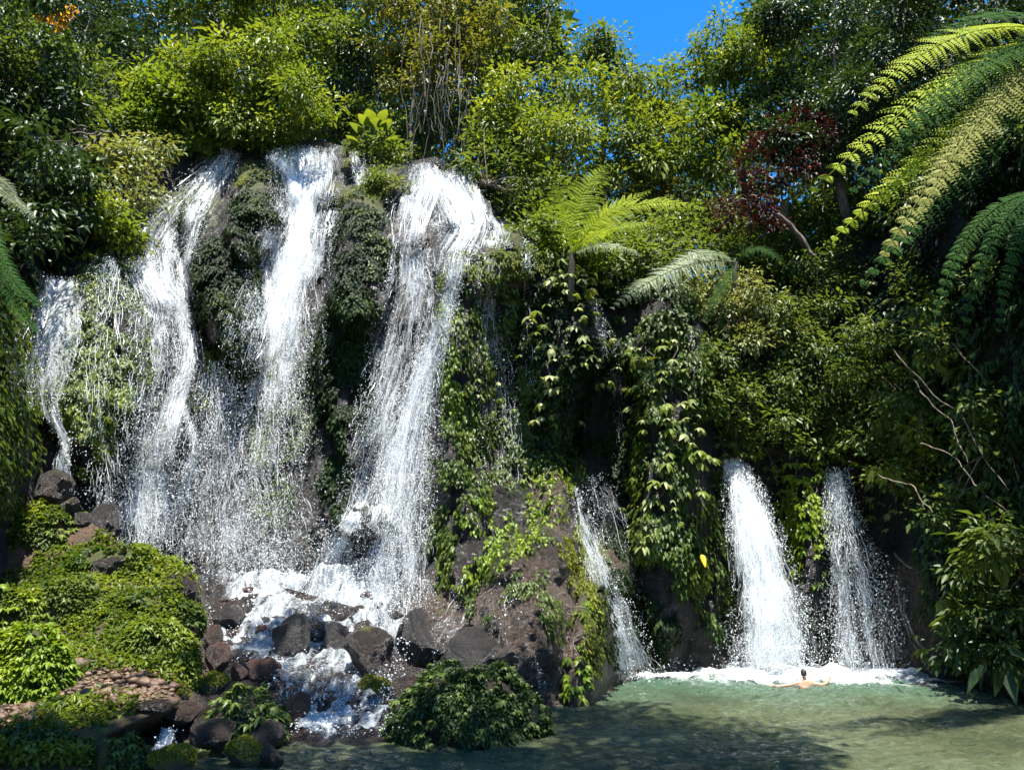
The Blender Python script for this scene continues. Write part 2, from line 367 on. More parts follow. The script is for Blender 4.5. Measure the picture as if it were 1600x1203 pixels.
bank = mesh_np('bank', gp.reshape(-1, 3), gridf(*gu2.shape), M['soil'], smooth=True)
tag(bank, 'stony brown bank and stream bed at the foot of the falls', kind='structure')
bank.data.materials.append(M['wetbed'])
fi = (wet[:-1, :-1].ravel() > 0.5).astype(np.int32); bank.data.polygons.foreach_set('material_index', fi)
bank.data.update()

# ------------------------------------------------------------------ the pool
def poolmat():
    m, nd, ramp, mixc, mt, surf = newmat('pool_water')
    pos = nd('NewGeometry').outputs['Position']
    n1 = nd('TexNoise', {'Vector': pos, 'Scale': 0.35, 'Detail': 4.0}).outputs['Fac']
    far = nd('MapRange', {0: nd('SeparateXYZ', {0: pos}).outputs[1], 1: 18.5, 2: 24.5}).outputs[0]
    c = mixc(ramp(n1, [(0.35, 0.0), (0.65, 1.0)]), (0.085, 0.105, 0.055), (0.17, 0.185, 0.10))
    c = mixc(mt('ADD', mt('MULTIPLY', far, 0.8), mt('MULTIPLY', mt('SUBTRACT', n1, 0.5), 0.9), clamp=True), c, (0.095, 0.215, 0.15))
    mp = nd('Mapping', {'Vector': pos, 'Scale': (1.0, 1.7, 1.0)}).outputs[0]
    w1 = nd('TexNoise', {'Vector': mp, 'Scale': 4.2, 'Detail': 5.0, 'Roughness': 0.62, 'Distortion': 0.9}).outputs['Fac']
    bp = nd('Bump', {'Strength': 1.0, 'Distance': 0.22, 'Height': w1}).outputs[0]
    di = nd('BsdfDiffuse', {'Color': c, 'Normal': bp}); tr = nd('BsdfTransparent', {'Color': (.62, .80, .62, 1)})
    body = nd('MixShader', {0: .45, 1: di.outputs[0], 2: tr.outputs[0]}).outputs[0]
    gl = nd('BsdfGlossy', {'Color': (1, 1, 1, 1), 'Roughness': .03, 'Normal': bp}); fr = nd('Fresnel', {'IOR': 1.33, 'Normal': bp}).outputs[0]
    surf(nd('MixShader', {0: fr, 1: body, 2: gl.outputs[0]}).outputs[0]); return m
M['pool'] = poolmat()
px, py = np.meshgrid(np.arange(-16, 26, 0.13), np.concatenate([np.arange(4, 12, 0.3), np.arange(12, 29.5, 0.11)]))
q = np.stack([px * 0.9, py * 1.5, px * 0], -1)
ripple = 0.35 + 0.65 * np.exp(-((px - 8.5) ** 2 / 60 + (py - 24) ** 2 / 45))
pz = (fbm(q, 3, 41) * 0.06 + (1 - np.abs(fbm(q * 2.2, 3, 47))) * 0.15 - .10) * (ripple + .25)
pool = mesh_np('pool_water', np.stack([px, py, pz], -1).reshape(-1, 3), gridf(*px.shape)[:, ::-1], M['pool'], smooth=True)
bx_, by_ = np.meshgrid(np.arange(-17, 27, .35), np.arange(3, 30.5, .35))
bed = mesh_np('pool_bed', np.stack([bx_, by_, -.75 + .35 * fbm(np.stack([bx_ * .6, by_ * .6, bx_ * 0], -1), 4, 33)], -1).reshape(-1, 3), gridf(*bx_.shape)[:, ::-1], rockmat('pool_bed', (0.05, 0.05, 0.022), (0.26, 0.22, 0.12), moss=-.9, scale=.8, rough=(.6, .9)), smooth=True)
tag(bed, 'stony olive bed of the pool', kind='structure')
tag(pool, 'green rippled plunge pool water', kind='structure')
# ------------------------------------------------------------------ leaves
class Leaves:
    def __init__(s): s.p, s.a, s.n, s.l, s.w, s.t = [], [], [], [], [], []
    def add(s, p, axis, normal, L, W, tint):
        axis = nrm(axis); normal = nrm(normal - axis * np.sum(axis * normal, -1, keepdims=True))
        s.p.append(p); s.a.append(axis); s.n.append(normal); s.l.append(np.broadcast_to(L, len(p))); s.w.append(np.broadcast_to(W, len(p))); s.t.append(np.broadcast_to(tint, len(p)))
    def build(s, name, mat, parent=None):
        p, a, n, L, W, t = (np.concatenate(x) for x in (s.p, s.a, s.n, s.l, s.w, s.t))
        b = np.cross(a, n); L = L[:, None]; W = W[:, None]
        v = np.stack([p, p + a * L * .42 + b * W * .5 + n * W * .16, p + a * L - n * L * .16, p + a * L * .42 - b * W * .5 + n * W * .16], 1).reshape(-1, 3)
        i = np.arange(len(p))[:, None] * 4
        f = np.concatenate([i + [0, 2, 1], i + [0, 3, 2]], 1).reshape(-1, 3)
        return mesh_np(name, v, f, mat, parent, {'tint': ('FACE', np.repeat(t, 2))})
def rdir(n):
    return nrm(rng.normal(size=(n, 3)))
def lobe(LV, c, r, leaf, dens=1.0, crad=None, per=26, lean=0.35, tint=(0, 1)):
    """clusters of leaves over an ellipsoid; c centre, r radii in metres, leaf length in metres"""
    r = np.asarray(r, float); crad = crad or leaf * 2.1
    area = 4 * math.pi * ((r[0] * r[1]) ** 1.6 / 3 + (r[0] * r[2]) ** 1.6 / 3 + (r[1] * r[2]) ** 1.6 / 3) ** (1 / 1.6)
    n = max(6, int(dens * area / (crad * crad * 1.45)))
    d = rdir(n * 2); d = d[(d[:, 1] < 0.25) | (rng.random(n * 2) < 0.35)][:n]; n = len(d)
    rad = (1 - np.abs(rng.normal(size=n)) * 0.22) * (0.95 + 0.6 * vnoise(d * 2.1 + c, 9))
    cc = c + d * r * rad[:, None]
    per = per * .95; k = rng.integers(int(per * .6), int(per * 1.4), n); idx = np.repeat(np.arange(n), k); m = len(idx)
    off = rng.normal(size=(m, 3)) * crad * np.array([.55, .55, .34])
    p = cc[idx] + off
    out = d[idx]
    ax = out * .5 + nrm(off) * .6 + rdir(m) * .5 + np.array([0, 0, -lean])
    no = np.array([0, 0, 1.0]) * .8 + out * .45 + rdir(m) * .45
    ct = rng.random(n); tn = tint[0] + (tint[1] - tint[0]) * np.clip(ct[idx] * .6 + rng.random(m) * .4, 0, 1)
    cs_ = np.exp(rng.normal(size=n) * .3)[idx]
    LV.add(p, ax, no, leaf * 1.02 * cs_ * rng.uniform(.6, 1.25, m), leaf * 1.02 * cs_ * rng.uniform(.3, .5, m), tn)
def branchy(A, a, b, r0, r1, wob=0.15, n=8, sides=6):
    a = np.asarray(a, float); b = np.asarray(b, float); t = np.linspace(0, 1, n)[:, None]
    L = np.linalg.norm(b - a); w = rng.normal(size=3) * wob * L * .5; w2 = rng.normal(size=3) * wob * L * .25
    p = a + (b - a) * t + np.sin(t * math.pi) * w + np.sin(t * 2 * math.pi) * w2
    v, f = tube(p, np.linspace(r0, r1, n), sides); A.add(v, f)
def lumps(lobes, k=6):
    out = []
    for u, v, Y, ru, rv in lobes:
        out.append((u, v, Y + .3, ru * .68, rv * .68, .45)); sc = float(mpp(P(u, v, Y)))
        for i in range(k):
            a = i * 6.283 / k + rng.uniform(-.5, .5); r = rng.uniform(.45, .85); f = rng.uniform(.28, .5)
            out.append((u + math.cos(a) * r * ru, v + math.sin(a) * r * rv, Y - rng.uniform(-.1, .75) * min(ru, rv) * sc, max(ru * f, 14), max(rv * f * .8, 11), 1.0))
    return out
def px_lobe(l):
    u, v, Y, ru, rv = l[:5]; c = P(u, v, Y); k = mpp(c)
    return c, np.array([ru * k, min(ru, rv) * k * 0.9, rv * k])
def tree(name, label, lobes, mat, leaf=0.26, dens=1.0, trunk=0.22, group=None, cat='tree', base=None, per=26, ground=None, limbs=True):
    cs = [px_lobe(l) for l in lobes]; ctr = np.mean([c for c, r in cs], 0)
    bx, by = (ctr[0], ctr[1] + 0.3) if base is None else base
    bz = float(ground_z(np.array([bx]), np.array([by]))[0]) if ground is None else ground
    b = np.array([bx, by, bz]); t = thing(name, label, cat, b, group)
    A = Acc(); low = min(c[2] - r[2] * .3 for c, r in cs); top = np.array([ctr[0], ctr[1], max(low, bz + 1.0)])
    branchy(A, b - [0, 0, .3], top, trunk, trunk * .6, .06, 10, 8)
    if limbs:
        for c, r in cs:
            branchy(A, top, c, trunk * .5, trunk * .18, .15)
            for _ in range(5):
                branchy(A, c - [0, 0, r[2] * .3], c + rdir(1)[0] * r * .85, trunk * .18, .012, .2, 6, 4)
    A.build('trunk', M['bark'], t)
    Lv = Leaves()
    for l in lumps(lobes):
        c, r = px_lobe(l); lobe(Lv, c, r, leaf, dens * l[5], per=per)
    Lv.build('crown', M[mat], t); return t

TR = 'trees along the top of the falls'
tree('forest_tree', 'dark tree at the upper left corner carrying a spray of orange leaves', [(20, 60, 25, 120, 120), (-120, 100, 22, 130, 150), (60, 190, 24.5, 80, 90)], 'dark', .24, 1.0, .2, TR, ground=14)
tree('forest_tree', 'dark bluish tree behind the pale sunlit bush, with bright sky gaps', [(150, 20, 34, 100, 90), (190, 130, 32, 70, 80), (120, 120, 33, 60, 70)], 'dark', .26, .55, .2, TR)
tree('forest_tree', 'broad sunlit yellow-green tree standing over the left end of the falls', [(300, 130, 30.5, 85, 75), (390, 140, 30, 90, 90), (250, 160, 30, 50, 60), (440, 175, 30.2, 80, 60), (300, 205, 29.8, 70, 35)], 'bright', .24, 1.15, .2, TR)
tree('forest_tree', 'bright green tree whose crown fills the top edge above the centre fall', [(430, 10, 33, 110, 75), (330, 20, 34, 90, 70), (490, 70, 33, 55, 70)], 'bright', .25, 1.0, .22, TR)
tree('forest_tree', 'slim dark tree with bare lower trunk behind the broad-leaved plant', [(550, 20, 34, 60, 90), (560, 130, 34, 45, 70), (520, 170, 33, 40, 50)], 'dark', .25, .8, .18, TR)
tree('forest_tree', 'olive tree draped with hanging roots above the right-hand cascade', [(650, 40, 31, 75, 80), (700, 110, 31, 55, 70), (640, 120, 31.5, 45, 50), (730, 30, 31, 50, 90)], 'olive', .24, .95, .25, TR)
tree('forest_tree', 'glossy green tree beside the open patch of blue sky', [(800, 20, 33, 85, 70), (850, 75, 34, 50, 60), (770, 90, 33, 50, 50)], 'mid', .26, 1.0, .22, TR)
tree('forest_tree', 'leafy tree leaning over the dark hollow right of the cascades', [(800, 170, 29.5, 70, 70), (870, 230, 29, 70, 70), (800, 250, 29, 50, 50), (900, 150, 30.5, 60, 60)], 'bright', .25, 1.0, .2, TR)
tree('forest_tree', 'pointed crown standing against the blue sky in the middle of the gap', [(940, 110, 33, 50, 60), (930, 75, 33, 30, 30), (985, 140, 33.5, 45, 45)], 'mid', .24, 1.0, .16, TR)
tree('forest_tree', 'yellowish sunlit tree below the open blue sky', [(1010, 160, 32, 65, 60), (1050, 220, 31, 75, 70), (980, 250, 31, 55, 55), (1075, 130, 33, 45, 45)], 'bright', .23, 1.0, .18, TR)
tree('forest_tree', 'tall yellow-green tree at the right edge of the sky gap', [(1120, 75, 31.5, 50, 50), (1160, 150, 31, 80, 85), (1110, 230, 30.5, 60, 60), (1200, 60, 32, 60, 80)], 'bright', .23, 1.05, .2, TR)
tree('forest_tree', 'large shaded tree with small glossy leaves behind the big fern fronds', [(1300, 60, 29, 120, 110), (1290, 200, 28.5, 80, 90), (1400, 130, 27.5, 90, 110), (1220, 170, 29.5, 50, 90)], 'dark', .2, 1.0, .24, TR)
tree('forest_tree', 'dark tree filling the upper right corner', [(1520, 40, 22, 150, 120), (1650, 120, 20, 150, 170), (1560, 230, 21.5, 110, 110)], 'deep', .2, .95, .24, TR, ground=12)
tree('red_leaved_tree', 'small tree with dark red leaves right of the tree fern', [(1215, 260, 27.5, 75, 55), (1180, 330, 27.3, 60, 40), (1260, 200, 27.6, 45, 30)], 'red', .18, .3, .10, None, cat='tree', base=(12.2, 29.0))
tree('slender_tree', 'thin-stemmed olive tree behind the tree fern', [(1060, 330, 31, 60, 50), (1010, 300, 31, 50, 45)], 'olive', .2, .7, .10, None)
SH = 'shrubs on the slopes around the falls'
def shrub(label, lobes, mat, leaf=.22, dens=1.1, group=SH, per=26, name='shrub'):
    c, r = px_lobe(lobes[0]); u0, v0 = lobes[0][0], lobes[0][1] + lobes[0][4] * .6
    b = P(u0, v0, Dsm(u0, v0) + .1)
    t = thing(name, label, 'shrub', b, group); A = Acc()
    for l in lobes:
        c, r = px_lobe(l)
        for _ in range(7): branchy(A, b, c + rdir(1)[0] * r * .7, .035, .008, .2, 7, 5)
    A.build('stem', M['twig'], t); Lv = Leaves()
    for l in lobes:
        pass
    for l in lumps(lobes, 5):
        c, r = px_lobe(l); lobe(Lv, c, r, leaf, dens * l[5], per=per)
    Lv.build('foliage', M[mat], t); return t
shrub('round-leaved pale shrub on the steep rock left of the falls', [(205, 300, 26.6, 50, 50), (190, 250, 27.2, 35, 30), (235, 240, 28, 30, 25)], 'pale', .24)
shrub('small yellow-green shrub hanging left of the cascade below the pale shrub', [(175, 360, 25, 40, 40), (150, 330, 24.5, 25, 30)], 'bright', .22)
shrub('dark glossy shrub on the shaded left cliff', [(40, 240, 21.8, 70, 60), (100, 300, 23, 50, 50)], 'dark', .26)
shrub('dark shrub above the leftmost cascade', [(45, 360, 21, 60, 50)], 'dark', .25)
shrub('sunlit lime shrub at the top of the leftmost tree line', [(235, 135, 29.3, 30, 40), (225, 185, 29, 20, 25)], 'lime', .2)
shrub('leafy shrub between the two upper cascades below the broad-leaved plant', [(600, 235, 29.5, 40, 25), (590, 285, 28, 18, 18)], 'mid', .2)
shrub('olive shrub over the dark hollow beside the cascades', [(760, 265, 28.4, 40, 40), (840, 300, 27.6, 50, 30), (770, 215, 28.8, 40, 40)], 'mid', .22)
shrub('low yellow-green shrub at the root of the tree fern', [(880, 385, 25.3, 40, 25), (860, 350, 25.8, 25, 20), (930, 400, 25.8, 35, 25)], 'lime', .16)
shrub('shaded shrub below the arching grey-green fronds', [(960, 400, 27.5, 60, 40), (1030, 390, 28.5, 60, 50), (1100, 350, 29, 60, 50)], 'mid', .2)
shrub('pale cream-green flowering shrub in the sun above the right falls', [(1130, 460, 26.8, 60, 40), (1175, 500, 26.6, 70, 55), (1110, 520, 26.5, 45, 40)], 'pale', .19, 1.4)
shrub('dim green shrub behind the pale cream-green shrub', [(1210, 400, 28.5, 70, 50), (1290, 440, 27.8, 60, 60), (1170, 390, 28.5, 60, 40)], 'mid', .2)
shrub('tangled green shrub directly above the dense right fall', [(1120, 600, 26.2, 50, 55), (1200, 620, 26.4, 55, 50), (1160, 670, 26.6, 50, 30)], 'mid', .2)
shrub('dark shrub between the tops of the two right falls', [(1280, 590, 26.6, 60, 70), (1270, 680, 26.8, 50, 35), (1230, 520, 26.8, 40, 50)], 'mid', .22)
shrub('mixed green shrub over the far right fall', [(1350, 560, 25.8, 50, 60), (1400, 680, 25.2, 60, 50), (1440, 610, 24.5, 50, 40)], 'mid', .2)
shrub('yellow-green shrub on the right cliff under the drooping fronds', [(1420, 740, 24.8, 60, 40), (1470, 680, 24, 50, 40)], 'bright', .2)
shrub('dim shrub on the right cliff beneath the largest fronds', [(1500, 520, 22.8, 90, 80), (1580, 420, 21, 80, 80), (1440, 440, 25.4, 50, 50)], 'mid', .22)
shrub('dark shrub on the right cliff half way up', [(1560, 660, 21.5, 80, 80), (1500, 790, 22.8, 70, 60)], 'mid', .24)
shrub('dull green shrub against the right edge near the water', [(1600, 850, 20.5, 80, 90), (1540, 920, 21.8, 60, 60)], 'mid', .22)
shrub('leafy shrub over the waterline at the right cliff', [(1540, 1010, 21.6, 70, 45), (1620, 1000, 20.2, 60, 60)], 'dark', .24)

# undergrowth along the lip of the cliff
Lv = Leaves()
for u in np.arange(-350, 1950, 45):
    if 340 < u < 740: continue
    for k in range(3):
        uu = u + rng.uniform(-25, 25); Y = float(Dsm(uu, lip(uu))) + .3 + k * 1.6
        c_, r_ = px_lobe((uu, lip(uu) - 8 - k * rng.uniform(20, 45), Y, rng.uniform(40, 65), rng.uniform(32, 55))); lobe(Lv, c_, r_, .25, .85, per=19)
for u in np.arange(330, 760, 40):
    uu = u + rng.uniform(-10, 10); c_, r_ = px_lobe((uu, lip(uu) - 42, float(Dsm(uu, lip(uu))) + 2.6, 40, 34)); lobe(Lv, c_, r_, .22, .9, per=22)
ug = Lv.build('undergrowth', M['mid']); tag(ug, 'mixed green undergrowth along the top edge of the cliff', 'undergrowth', kind='stuff')

# distant forest that reads as one mass behind the single trees
Lv = Leaves()
for u, v, Y, ru, rv in [(80, 60, 41, 170, 150), (300, 60, 42, 170, 140), (520, 100, 41, 150, 160), (700, 120, 42, 130, 140), (820, 150, 42, 90, 110), (960, 250, 44, 130, 80), (1090, 200, 44, 90, 80), (1250, 140, 40, 120, 150), (1420, 100, 36, 150, 160), (1600, 150, 30, 170, 180), (-150, 80, 33, 200, 180), (-330, 150, 22, 200, 220), (1800, 150, 24, 200, 220), (600, 190, 37, 90, 60), (430, 190, 37, 110, 60), (1100, 330, 38, 140, 70), (1250, 300, 37, 130, 110), (1380, 260, 33, 130, 130), (1500, 330, 26, 120, 110), (1000, 360, 36, 120, 60), (900, 320, 36, 100, 70), (250, 130, 40, 150, 100), (640, 60, 44, 150, 120), (1290, 20, 40, 110, 110), (60, 200, 30, 130, 110)]:
    c, r = px_lobe((u, v, Y, ru, rv)); lobe(Lv, c, r, .44, .85, per=19)
for u in range(-300, 1900, 110):
    if 840 < u < 1180: v0 = 300
    else: v0 = 60
    for v in range(v0, 420, 120):
        c, r = px_lobe((u + rng.uniform(-30, 30), v, 50 + rng.uniform(-3, 3), 90, 80)); lobe(Lv, c, r, .75, .75, per=18)
woods = Lv.build('forest_foliage', M['dark'])
tag(woods, 'dim mass of forest foliage behind the trees at the top', 'foliage', kind='stuff')

# ------------------------------------------------------------------ creepers on the rock (uncountable leaves)
def creeper(label, ells, mat, leaf=.17, dens=1.0, out=.12, name='creeper', gap=-.42):
    Lv = Leaves()
    for e in ells:
        cu_, cv_, ru, rv = e[:4]; ti = e[4] if len(e) > 4 else 0
        k = float(mpp(S(cu_, cv_))); area = math.pi * ru * rv * k * k
        n = int(dens * area / (leaf * leaf * .115)); a = rng.random(n) * 2 * math.pi; r = np.sqrt(rng.random(n))
        r = r * (1 + .18 * np.sin(a * 3 + cu_) + .1 * np.sin(a * 7))
        v = cv_ + np.sin(a) * r * rv; u = cu_ + np.cos(a) * r * ru + ti * (cv_ - v)
        p0 = S(u, v); cl = fbm(p0 * 1.3, 3, 77); keep = cl > gap + .25 * r; u, v, p0, cl = u[keep], v[keep], p0[keep], cl[keep]; n = len(u)
        no = SN(u, v); p = P(u, v, Dfull(u, v)) + no * (out * rng.random(n) ** 1.5 + .02)[:, None] + no * np.clip(cl, 0, 1)[:, None] * out
        ax = np.array([0, 0, -.85]) + no * .45 + rdir(n) * .38
        nn = no * .7 + np.array([0, 0, .75]) + rdir(n) * .3
        Lv.add(p, ax, nn, leaf * rng.uniform(.6, 1.3, n), leaf * rng.uniform(.45, .7, n), np.clip(rng.random(n) * .7 + cl * .3, 0, 1))
    o = Lv.build(name, M[mat]); tag(o, label, 'creeper', kind='stuff'); return o
creeper('sunlit moss and creeper over the rounded rock by the leftmost cascade', [(138, 560, 50, 165), (118, 650, 42, 85), (150, 430, 35, 35)], 'bright', .15, 1.4)  # lit half of the rock: sunlight put into the brighter leaf colour
creeper('dark creeper on the shaded side of the rounded rock at left', [(195, 540, 45, 140), (215, 640, 40, 90), (180, 430, 50, 40)], 'mid', .17, .8)  # shaded half of the same rock, painted with a duller leaf colour
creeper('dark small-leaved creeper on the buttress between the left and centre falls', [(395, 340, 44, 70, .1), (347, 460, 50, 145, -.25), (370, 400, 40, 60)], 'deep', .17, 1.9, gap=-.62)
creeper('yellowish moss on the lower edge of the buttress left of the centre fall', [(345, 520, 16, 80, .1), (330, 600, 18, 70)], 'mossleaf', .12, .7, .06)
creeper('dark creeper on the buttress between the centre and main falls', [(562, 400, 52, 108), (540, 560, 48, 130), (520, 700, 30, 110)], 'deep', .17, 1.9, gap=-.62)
creeper('sunlit creeper on the right edge of that inner buttress', [(590, 380, 18, 60), (585, 450, 16, 40)], 'mid', .18, .8)  # light on this edge is painted by a lighter leaf colour
creeper('sunlit yellow moss on the ledge stones of the upper cascades', [(440, 250, 20, 18), (548, 240, 13, 22), (455, 300, 12, 14), (512, 318, 20, 10), (800, 368, 20, 14), (600, 290, 20, 18), (285, 325, 20, 22), (225, 370, 18, 16), (397, 280, 36, 18), (708, 342, 10, 6), (400, 350, 30, 40), (565, 320, 40, 22), (575, 470, 22, 30)], 'mossleaf', .1, 1.0, .06)
creeper('yellow-green moss along the ledge right of the cascades', [(790, 405, 70, 12), (850, 400, 50, 22), (900, 430, 40, 45), (730, 412, 25, 16), (780, 425, 70, 14)], 'mossleaf', .13, 1.6, .14, gap=-.9)
creeper('sunlit lime creeper along the left rim of the leafy column', [(703, 590, 12, 70), (705, 480, 12, 50)], 'lime', .16, .9)  # lime leaf colour paints the sunlight along the rim
creeper('dense hanging creeper column right of the main fall', [(725, 560, 38, 160), (700, 790, 32, 120), (730, 720, 40, 110), (690, 850, 20, 45)], 'mid', .19, .95)
creeper('shaded creeper on the recessed wall beside the leafy column', [(800, 560, 50, 130), (790, 700, 45, 80), (850, 640, 40, 100)], 'mid', .17, .6)
creeper('bright patches of creeper on the brown rock nose', [(760, 800, 40, 40), (800, 850, 50, 30), (720, 900, 30, 25), (870, 745, 40, 40), (770, 880, 35, 14), (905, 830, 14, 40), (850, 800, 30, 30)], 'lime', .15, .55)
creeper('small dark leaves patching the upper part of the brown rock nose', [(800, 900, 60, 40), (850, 870, 40, 50), (740, 950, 40, 30), (870, 960, 30, 40)], 'mid', .12, .8, .08, gap=-.05)
creeper('yellow-green moss streak along the wet edge of the rock nose', [(905, 900, 20, 80), (925, 990, 18, 80), (890, 860, 20, 30)], 'mossleaf', .12, .9, .08)
creeper('mixed hanging leaves over the dark wall left of the right falls', [(1060, 560, 60, 100), (1040, 720, 45, 110), (1050, 870, 60, 100), (1000, 620, 30, 130), (1110, 850, 30, 130), (970, 500, 40, 60)], 'mid', .2, .9, .2)
creeper('sunlit vines on the inner edge of the leafy wall', [(1000, 640, 18, 110), (1010, 800, 25, 90), (1060, 900, 40, 60)], 'bright', .18, .7, .2)  # sun on the edge is put into the brighter leaf colour
creeper('bright yellow-green leaf column between the two right falls', [(1255, 790, 32, 75), (1260, 860, 28, 50)], 'lime', .22, 1.1, .2)
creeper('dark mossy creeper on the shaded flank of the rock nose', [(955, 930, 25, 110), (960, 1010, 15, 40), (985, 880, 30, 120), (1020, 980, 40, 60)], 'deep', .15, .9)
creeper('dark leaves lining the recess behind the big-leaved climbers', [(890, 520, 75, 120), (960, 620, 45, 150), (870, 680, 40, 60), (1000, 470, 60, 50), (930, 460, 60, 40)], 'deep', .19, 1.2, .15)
creeper('dull green creeper low on the wall behind the right falls', [(1255, 960, 45, 60), (1130, 960, 30, 60), (1290, 900, 20, 80)], 'dark', .18, .5)
creeper('dim hanging leaves over the shaded right cliff', [(1500, 620, 90, 150), (1560, 850, 80, 170), (1480, 830, 50, 140), (1430, 560, 60, 120), (1560, 420, 90, 120), (1640, 700, 60, 250)], 'dark', .24, .85, .3)
creeper('green leaves spilling down the slope above the right falls', [(1200, 560, 120, 130), (1320, 620, 60, 110), (1050, 480, 70, 50), (1250, 480, 120, 60)], 'mid', .2, .8, .3)
creeper('deep green leaves over the near rock at the left edge', [(0, 560, 60, 130), (-10, 700, 66, 100), (15, 470, 40, 50)], 'mid', .2, 1.5, gap=-1.0)
creeper('dark foliage covering the steep wall at far left', [(60, 250, 120, 150), (150, 340, 60, 80), (20, 400, 60, 60), (-120, 300, 140, 250)], 'deep', .24, .8, .3)
creeper('wet green moss threads behind the centre fall', [(430, 640, 60, 170), (250, 800, 40, 60), (300, 640, 20, 80)], 'mid', .12, .35, .05)

Lv = Leaves(); n = 40000; u = rng.uniform(-250, 310, n); v = rng.uniform(785, 1203, n)
p = P(u, v, Gfull(u, v)); cl = fbm(p * .9, 3, 91)
gravel_zone = (np.abs((u - 180) / 90) ** 2 + ((v - 1078) / 26) ** 2 < 1) | ((v > 1070) & (u > 215)) | ((v > 1120) & (u > 170))
ok = (cl > -.35) & ~gravel_zone & (v > btop(u) + 4); p, cl = p[ok], cl[ok]; n = len(p)
p = p + np.stack([0 * cl, 0 * cl, rng.random(n) * .34 * np.clip(cl + .5, 0, 1)], -1)
Lv.add(p, rdir(n) + np.array([0, -.3, .1]), np.array([0, 0, 1.0]) + rdir(n) * .4, .11 * rng.uniform(.6, 1.5, n), .06 * rng.uniform(.7, 1.3, n), np.clip(rng.random(n) * .7 + cl * .3, 0, 1))
gc = Lv.build('ground_cover', M['bright']); tag(gc, 'low green ground cover creeping over the left bank', 'ground cover', kind='stuff')
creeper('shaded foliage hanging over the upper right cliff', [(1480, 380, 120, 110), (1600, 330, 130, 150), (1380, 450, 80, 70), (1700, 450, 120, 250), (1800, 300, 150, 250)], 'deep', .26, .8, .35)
creeper('dark leaves on the rock wall outside the left edge', [(-150, 500, 130, 260), (-60, 750, 90, 80)], 'dark', .26, .7, .3)
# ------------------------------------------------------------------ falling water
TET = np.array([[1, 1, 1], [1, -1, -1], [-1, 1, -1], [-1, -1, 1]], float) / 1.2
TF = np.array([[0, 1, 2], [0, 3, 1], [0, 2, 3], [1, 3, 2]])
def tets(p, size, stretch=1.5):
    n = len(p); a = rng.random(n) * 6.283; c, s = np.cos(a), np.sin(a)
    t = TET[None] * rng.uniform(.7, 1.3, (n, 4, 1))
    x = t[..., 0] * c[:, None] - t[..., 1] * s[:, None]; y = t[..., 0] * s[:, None] + t[..., 1] * c[:, None]
    v = np.stack([x, y, t[..., 2] * np.broadcast_to(stretch, n)[:, None]], -1) * size[:, None, None] + p[:, None]
    f = (np.arange(n)[:, None, None] * 4 + TF[None]).reshape(-1, 3)
    return v.reshape(-1, 3), f
class Stream:
    def __init__(s, pts, off=.40):
        a = np.array([(q + (0,) * (5 - len(q))) for q in pts], float)
        d = np.concatenate([[0], np.cumsum(np.hypot(np.diff(a[:, 0]), np.diff(a[:, 1])))]); t = np.linspace(0, d[-1], 120)
        g = [np.interp(t, d, a[:, i]) for i in range(5)]
        ker = np.hanning(13); ker /= ker.sum()
        sm = lambda x: np.convolve(np.pad(x, 6, mode='edge'), ker, 'valid')
        s.u, s.v, s.w, s.dn = sm(g[0]), sm(g[1]), sm(g[2]), g[3]; s.Y = g[4] if a[:, 4].max() > 0 else None; s.off = off
        k = mpp(s.at(np.linspace(0, 1, 120), np.zeros(120)))
        s.seg = np.hypot(np.gradient(s.u), np.gradient(s.v)) * k; s.len = s.seg.sum(); s.cum = np.concatenate([[0], np.cumsum(s.seg)])[:120] / s.len
        s.area = (s.seg * 2 * s.w * k).sum(); s.wm = s.w * k
    def at(s, t, xi, jit=0):
        x = t * 119; I = np.arange(120)
        du, dv = np.gradient(s.u), np.gradient(s.v); L = np.hypot(du, dv) + 1e-6
        w = np.interp(x, I, s.w); tx = np.interp(x, I, du / L); ty = np.interp(x, I, dv / L)
        u = np.interp(x, I, s.u) + xi * w * ty; v = np.interp(x, I, s.v) - xi * w * tx * .6
        Y = Dsm(u, v) if s.Y is None else np.interp(x, I, s.Y)
        return P(u, v, Y - s.off - jit)
    def dens(s, t): return np.interp(t * 119, np.arange(120), s.dn)
